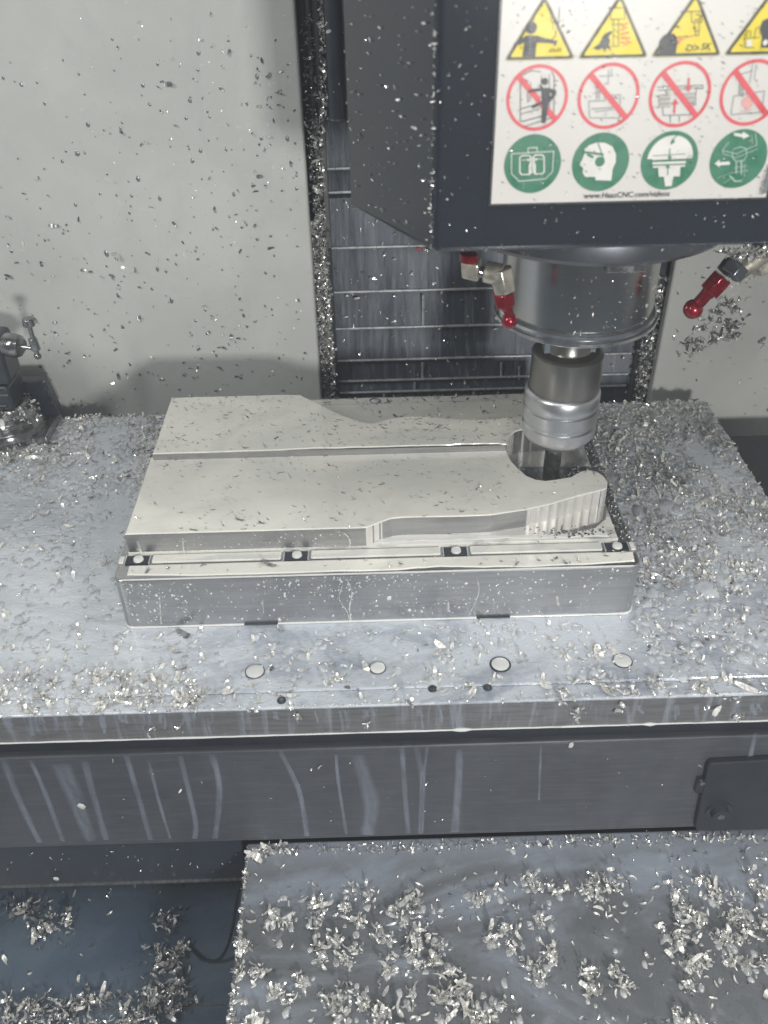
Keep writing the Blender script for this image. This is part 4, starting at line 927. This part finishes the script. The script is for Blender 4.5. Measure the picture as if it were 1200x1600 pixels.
# on the block tops
def inpoly(x, y, c):
    r = False; n = len(c); j = n - 1
    for i in range(n):
        if (c[i][1] > y) != (c[j][1] > y) and x < (c[j][0] - c[i][0]) * (y - c[i][1]) / (c[j][1] - c[i][1]) + c[i][0]: r = not r
        j = i
    return r
fa = scatter(330, 0.01, 0.325, 0.025, 0.118, lambda x, y: (0.4 + 0.6 * nz(x, y, 25, 9) + (0.3 if y > 0.08 else 0)) if inpoly(x, y, topA) else 0, ZA + 0.0006)
fb = scatter(420, 0.01, 0.325, 0.11, 0.2, lambda x, y: (0.2 + 2.0 * max(0, x - 0.03) + 0.4 * nz(x, y, 25, 9)) if inpoly(x, y, contB) else 0, ZB + 0.0006)
chips('metal_chips', fa + fb, (0, 0, 1), 0.0027, CM, 'thin chips floating in the cream coolant on the raised halves of the block', tilt=0.25, wmix=(0.45, 0.1, 0.65), lift=0.0002, aspect=(0.12, 0.25), dirx=(0.2, 1.0, 0))
lg = scatter(46, 0.01, 0.325, 0.004, 0.014, lambda x, y: 1, ZL + 0.0008) + scatter(110, 0.12, 0.325, 0.207, 0.220, lambda x, y: 1, ZL + 0.0010) + scatter(150, 0.15, 0.318, 0.150, 0.203, lambda x, y: 0 if inpoly(x, y, contB) else 1, ZF + 0.0008)
chips('metal_chips', lg, (0, 0, 1), 0.0028, CM, 'chips lying on the low front and back ledges of the block', tilt=0.4, wmix=(0.5, 0.1, 0.6))
rt = [(random.uniform(0.3225, 0.3310), random.uniform(0.024, 0.215), ZL + 0.0002) for _ in range(520)]
chips('metal_chips', rt, (0, 0, 1), 0.0019, CM, 'fine chips packed along the right margin of the block', tilt=0.6, wmix=(0.2, 0.3, 0.5))
pf = [tuple(at(random.uniform(868, 940), random.uniform(723, 746), z=ZF + 0.0006)) for _ in range(120)]
chips('metal_chips', pf, (0, 0, 1), 0.0022, CM, 'fine chips on the bare pocket floor beside the cutter', tilt=0.6, wmix=(0.3, 0.3, 0.4))
bub = [at(px, py, z=ZF + 0.0006) for px, py in [(random.gauss(890, 34), random.gauss(831, 5)) for _ in range(110)]]
domes('coolant_bubble', bub, [(0, 0, 1)] * len(bub), [random.uniform(0.0004, 0.0010) for _ in bub], M_STEEL, None, 1.0, 'tiny bubbles in the open pocket at the front right of the block', 'bubbles')
p = at(586, 627, z=ZL + 0.0009); rb = thing('coolant_bubble', 'one large flat bubble in the coolant on the back ledge of the block', 'bubble', tuple(p))
tube('bubble_rim', [(p.x + 0.0042 * math.cos(a), p.y + 0.0042 * math.sin(a), p.z + 0.0003) for a in np.linspace(0, 2 * math.pi, 28)], 0.0005, M_STEEL, rb, 6)
lathe('bubble_dome', p.x, p.y, [(0.001, p.z + 0.0011), (0.0028, p.z + 0.0008), (0.0040, p.z + 0.0001)], M_MILK2, rb, 28)
# on the walls
def wall_pts(n, f):
    out = []
    while len(out) < n:
        px = random.uniform(*f[0]); py = random.uniform(*f[1]); 
        if random.random() < f[2](px, py): out.append(tuple(at(px, py, y=0.3095)))
    return out
wl_p = wall_pts(240, ((-40, 480), (-30, 650), lambda x, y: max(0.03, min(1, (x + 60) / 420 * 0.45 + (y - 220) / 430 * 0.65)) * (0.5 + nz(x / 100, y / 100, 1.3, 4)) * (1 if x < 440 + y * 0.07 else 0)))
chips('metal_chips', wl_p, (0, -1, 0), 0.0037, CM, 'chips splashed and stuck on the pale left wall', tilt=0.4, wmix=(0.2, 0.15, 0.75), lift=0.0004, aspect=(0.25, 0.5))
P = wall_pts(260, ((-20, 470), (60, 650), lambda x, y: 0.3 + 0.7 * x / 470))
domes('splash_spot', P, [(0, -1, 0)] * len(P), [random.lognormvariate(-7.2, 0.35) for _ in P], M_CHIPD, None, 1.2, 'small pale and grey splash spots on the left wall', 'splash spots')
wr_p = wall_pts(90, ((1050, 1230), (400, 700), lambda x, y: 0.8))
chips('metal_chips', wr_p, (0, -1, 0), 0.0030, CM, 'chips stuck on the pale right wall', tilt=0.4, wmix=(0.2, 0.2, 0.8), lift=0.0004)
wc = [at(px, py, y=0.3085) for px, py in ((1108, 500), (1118, 488), (1130, 478), (1100, 512), (1075, 538), (1085, 532), (1092, 545), (1078, 552), (1125, 520), (1136, 514), (1120, 530), (1144, 508), (1132, 500), (1140, 525), (1148, 470), (1145, 480))]
chips('metal_chips', clump_pts(wc, 0.0042, 16, 0.3), (0, -1, 0.2), 0.0062, CM, 'three bright matted clumps of chips stuck to the right wall below the red nozzle', tilt=0.9, wmix=(0.5, 0.1, 0.4))
# column guards
def colpts(n, xa, xb, ya, yb, w, jy=0.002, y=0.3265, p=1.0):
    out = []
    for _ in range(n):
        py = random.uniform(ya, yb) if p == 1 else ya + (yb - ya) * random.random() ** p; t = (py - ya) / (yb - ya); px = xa + (xb - xa) * t + random.uniform(-w, w)
        q = at(px, py, y=y); out.append((q.x, y - abs(random.gauss(0, jy)), q.z))
    return out
chips('metal_chips', colpts(1900, 497, 515, 345, 628, 11) + colpts(220, 495, 500, 180, 345, 8, 0.001) + colpts(160, 503, 507, 0, 185, 5, 0.001), (0, -1, 0.2), 0.0041, CM, 'thick crust of bright chips on the column guard beside the left wall', tilt=1.0, wmix=(0.5, 0.12, 0.38))
chips('metal_chips', colpts(180, 480, 495, 20, 330, 10, 0.001, 0.3335), (0, -1, 0.2), 0.0036, CM, 'scattered chips on the upper part of the left column guard', tilt=1.0, wmix=(0.5, 0.1, 0.4))
chips('metal_chips', colpts(900, 1030, 1000, 430, 626, 12) , (0, -1, 0.2), 0.0041, CM, 'thick crust of chips on the column guard beside the right wall', tilt=1.0, wmix=(0.3, 0.12, 0.6))
# way cover specks
P = [tuple(at(random.uniform(520, 1000), random.uniform(190, 615), y=YC - 0.0005)) for _ in range(240)]
chips('metal_chips', P, (0, -1, 0), 0.0037, CM, 'loose chips sticking to the wet way cover', tilt=0.5, wmix=(0.25, 0.5, 0.25))
# head
P = [tuple(at(random.uniform(682, 1200), random.uniform(-10, 392), y=YH - 0.0004)) for _ in range(260)]
P = [q for q in P if q[0] < sx0 - 0.001 or q[2] < sz0 - 0.001]
chips('metal_chips', P, (0, -1, 0), 0.0012, CM, 'fine chips stuck to the dark front of the head', tilt=0.6, wmix=(0.6, 0.2, 0.2))
nd = Vector((-0.8657, -0.5005, 0)); e0 = Vector((0.1969, YH, 0)); e1 = Vector((0.1569, 0.062, 0)); P = []
nd = Vector((-(e1 - e0).y, (e1 - e0).x, 0)).normalized(); nd = nd if nd.x < 0 else -nd
for _ in range(170):
    t_ = random.random() ** 1.1; q = e0.lerp(e1, t_) + nd * 0.0003; P.append((q.x, q.y, random.uniform(0.25, 0.42)))
for _ in range(120):
    q = e0.lerp(e1, abs(random.gauss(0.0, 0.02))) + nd * 0.0004; P.append((q.x, q.y, random.uniform(0.25, 0.42)))
chips('metal_chips', P, tuple(nd), 0.0015, CM, 'fine chips stuck to the angled left cheek of the head', tilt=0.5, wmix=(0.6, 0.2, 0.2), dirx=(0, 0, 1))
P = [tuple(at(random.uniform(785, 1195), random.uniform(0, 315), y=YG - 0.0010)) for _ in range(420)]
P = [q for q in P if sx0 < q[0] < sx1 and sz0 < q[2]]
chips('metal_chips', P, (0, -1, 0), 0.0009, [M_CHIPD, M_CHIP], 'tiny dark and bright chips splashed over the warning sign', tilt=0.35, wmix=(0.8, 0.2), lift=0.0001, dirx=(0.2, 0, 1))
nzc = [at(px, py, y=0.048) for px, py in ((1165, 398), (1178, 392), (1190, 396), (1172, 404), (1185, 402), (1196, 390), (1158, 404), (1128, 448), (1136, 445), (1150, 400), (1140, 396), (1170, 388), (1185, 386))]
chips('metal_chips', clump_pts(nzc, 0.0020, 22, 0.5), (0, -1, 0.5), 0.0032, CM, 'matted bright chips caught on the right coolant nozzle', tilt=1.0, wmix=(0.7, 0.1, 0.2))
rb_ = []
for _ in range(60):
    a = random.uniform(-2.0, -0.3); z = random.uniform(0.178, 0.215); rb_.append((SX + 0.0466 * math.cos(a), SYc + 0.0466 * math.sin(a), z))
chips('metal_chips', rb_, (0, -1, 0), 0.0018, CM, 'a few fine chips stuck to the spindle barrel', tilt=0.8)
# clamp
chips('metal_chips', [(cxx + random.uniform(0.019, 0.031) * math.cos(a), cyy + random.uniform(0.021, 0.033) * math.sin(a), random.uniform(0.016, 0.034)) for a in [random.uniform(-math.pi, 0.6) for _ in range(260)]], (0, -0.3, 1), 0.0036, CM, 'chips packed on the round steps of the clamp at the left', tilt=0.9, wmix=(0.6, 0.2, 0.2))
# lower box: loose chips and clumps
ZX = -0.1699
def dbox(x, y): return max(0, 0.45 + 0.9 * nz(x, y, 26, 2)) * (0.22 if y > -0.078 and x < 0.34 else 1.0) * (1.3 if x > 0.2 else 0.8)
chips('metal_chips', scatter(1150, 0.068, 0.66, -0.22, -0.053, dbox, ZX), (0, 0, 1), 0.0042, CM, 'loose chips strewn over the lower box cover', tilt=0.5, wmix=(0.3, 0.55, 0.15), lift=0.0004)
cen = [tuple(at(px, py, z=ZX + 0.002)) for px, py in ((430, 1440), (500, 1430), (490, 1450), (520, 1470), (540, 1500), (500, 1490), (620, 1420), (635, 1440), (650, 1460), (610, 1470), (645, 1490), (690, 1480), (660, 1510), (400, 1330), (430, 1325), (450, 1440), (470, 1535), (430, 1550), (450, 1560), (540, 1550), (570, 1570), (680, 1500), (700, 1520), (400, 1590), (640, 1560), (700, 1560), (860, 1390), (1180, 1380), (1150, 1400), (920, 1390), (770, 1470), (800, 1480), (850, 1440), (860, 1495), (840, 1530), (960, 1520), (980, 1540), (1060, 1480), (1080, 1500), (1100, 1435), (1060, 1590), (1080, 1595), (1190, 1400), (1190, 1450), (830, 1370), (380, 1480), (370, 1460), (365, 1600), (740, 1400), (1160, 1430), (560, 1440), (760, 1590), (1170, 1510))]
cen += scatter(120, 0.068, 0.64, -0.21, -0.085, lambda x, y: max(0, 0.3 + nz(x, y, 26, 2)), ZX + 0.001)
cen_box = cen
P = [q for q in clump_pts(cen, 0.0027, 17, 0.4) if q[0] > 0.067 and q[1] < -0.053]
chips('metal_chips', P, (0, 0, 1), 0.0052, CM, 'wet clumps of chips heaped on the lower box cover', sig=0.42, tilt=1.1, lift=0.0012, aspect=(0.14, 0.3), curl=(1.0, 4.0), wmix=(0.40, 0.56, 0.04))
P = [(q[0], q[1], ZX) for q in clump_pts(cen_box, 0.0030, 7, 0.0) if q[0] > 0.07 and q[1] < -0.055] + scatter(60, 0.068, 0.42, -0.19, -0.06, dbox, ZX)
domes('coolant_drop', P, [(0, 0, 1)] * len(P), [min(0.0026, random.lognormvariate(-6.55, 0.4)) for _ in P], M_FOAM, None, 1.2, 'pale coolant drops among the chips on the lower box cover', 'drops')
rim = [(random.uniform(0.067, 0.66), random.uniform(-0.0600, -0.0528), ZX) for _ in range(540)] + [(0.0668 + abs(random.gauss(0, 0.0008)), random.uniform(-0.19, -0.055), ZX) for _ in range(160)]
chips('metal_chips', rim, (0, 0, 1), 0.0036, CM, 'chips gathered where the box cover meets the saddle beam', tilt=0.8, wmix=(0.5, 0.3, 0.2))
# pan at lower left
cen = [tuple(at(px, py, z=-0.296)) for px, py in ((45, 1420), (38, 1428), (75, 1450), (90, 1445), (100, 1442), (60, 1458), (258, 1435), (262, 1440), (240, 1490), (250, 1505), (262, 1512), (272, 1495), (285, 1485), (275, 1545), (225, 1560), (240, 1565), (255, 1555), (270, 1575), (250, 1590), (210, 1595), (180, 1600), (10, 1580), (30, 1590), (50, 1570), (70, 1580), (90, 1575), (110, 1585), (130, 1565), (60, 1595), (20, 1600), (100, 1600), (130, 1595), (245, 1575), (270, 1560), (165, 1565))]
chips('metal_chips', clump_pts(cen, 0.0050, 26, 0.4), (0, 0, 1), 0.0064, CM, 'heaps of wet chips in the dark pan at lower left', tilt=1.1, aspect=(0.14, 0.3), curl=(1.0, 4.0), wmix=(0.45, 0.3, 0.25))
P = scatter(70, -0.2, 0.06, -0.11, 0.03, lambda x, y: 1, -0.2998)
chips('metal_chips', P, (0, 0, 1), 0.0050, CM, 'single chips lying in the dark pan at lower left', tilt=0.6, wmix=(0.3, 0.4, 0.3))
# chips and drops flying in the air of the enclosure
P = [tuple(at(random.uniform(120, 760), random.uniform(20, 620), y=random.uniform(0.10, 0.29))) for _ in range(230)]
P = [q for q in P if not (q[2] > 0.23 and q[0] > 0.15) and q[2] > 0.075]
chips('metal_chips', P, (0, -1, 0.3), 0.0019, [M_CHIP, M_CHIPW], 'small bright chips flying through the air behind the block and beside the head', tilt=1.0, wmix=(0.5, 0.5), aspect=(0.2, 0.5))
# beam specks
P = [tuple(at(random.uniform(0, 1200), random.uniform(1180, 1300), y=-0.0527)) for _ in range(50)] + [tuple(at(random.uniform(0, 380), random.uniform(1322, 1368), y=-0.0507)) for _ in range(36)]
chips('metal_chips', P, (0, -1, 0), 0.0020, CM, 'a few chips stuck to the saddle beam', tilt=0.6)
pb = [at(px, py, y=-0.0527) for px, py in ((128, 1261), (892, 1165), (88, 1373))]
domes('coolant_blob', pb, [(0, -1, 0)] * 3, [0.0028, 0.0020, 0.0022], M_MILK2, None, 1.3, 'three pale blobs of coolant on the face of the saddle beam', 'drops')

# ------------------------------------------------------------------ coolant mist in the air of the enclosure
hz = bpy.data.materials.new('coolant_mist'); hz.use_nodes = True; nt = hz.node_tree; nt.nodes.clear()
ov = nt.nodes.new('ShaderNodeOutputMaterial'); pv = nt.nodes.new('ShaderNodeVolumePrincipled'); pv.inputs['Density'].default_value = 0.085; pv.inputs['Color'].default_value = (0.86, 0.92, 1.0, 1); pv.inputs['Anisotropy'].default_value = 0.1
nt.links.new(pv.outputs[0], ov.inputs['Volume'])
v, f = box_d(-1.6, 1.8, -1.6, 0.9, -1.3, 1.6)
ho = obj('haze', v, f, hz, kind='stuff', label='fine pale coolant mist hanging in the whole enclosure', cat='mist')
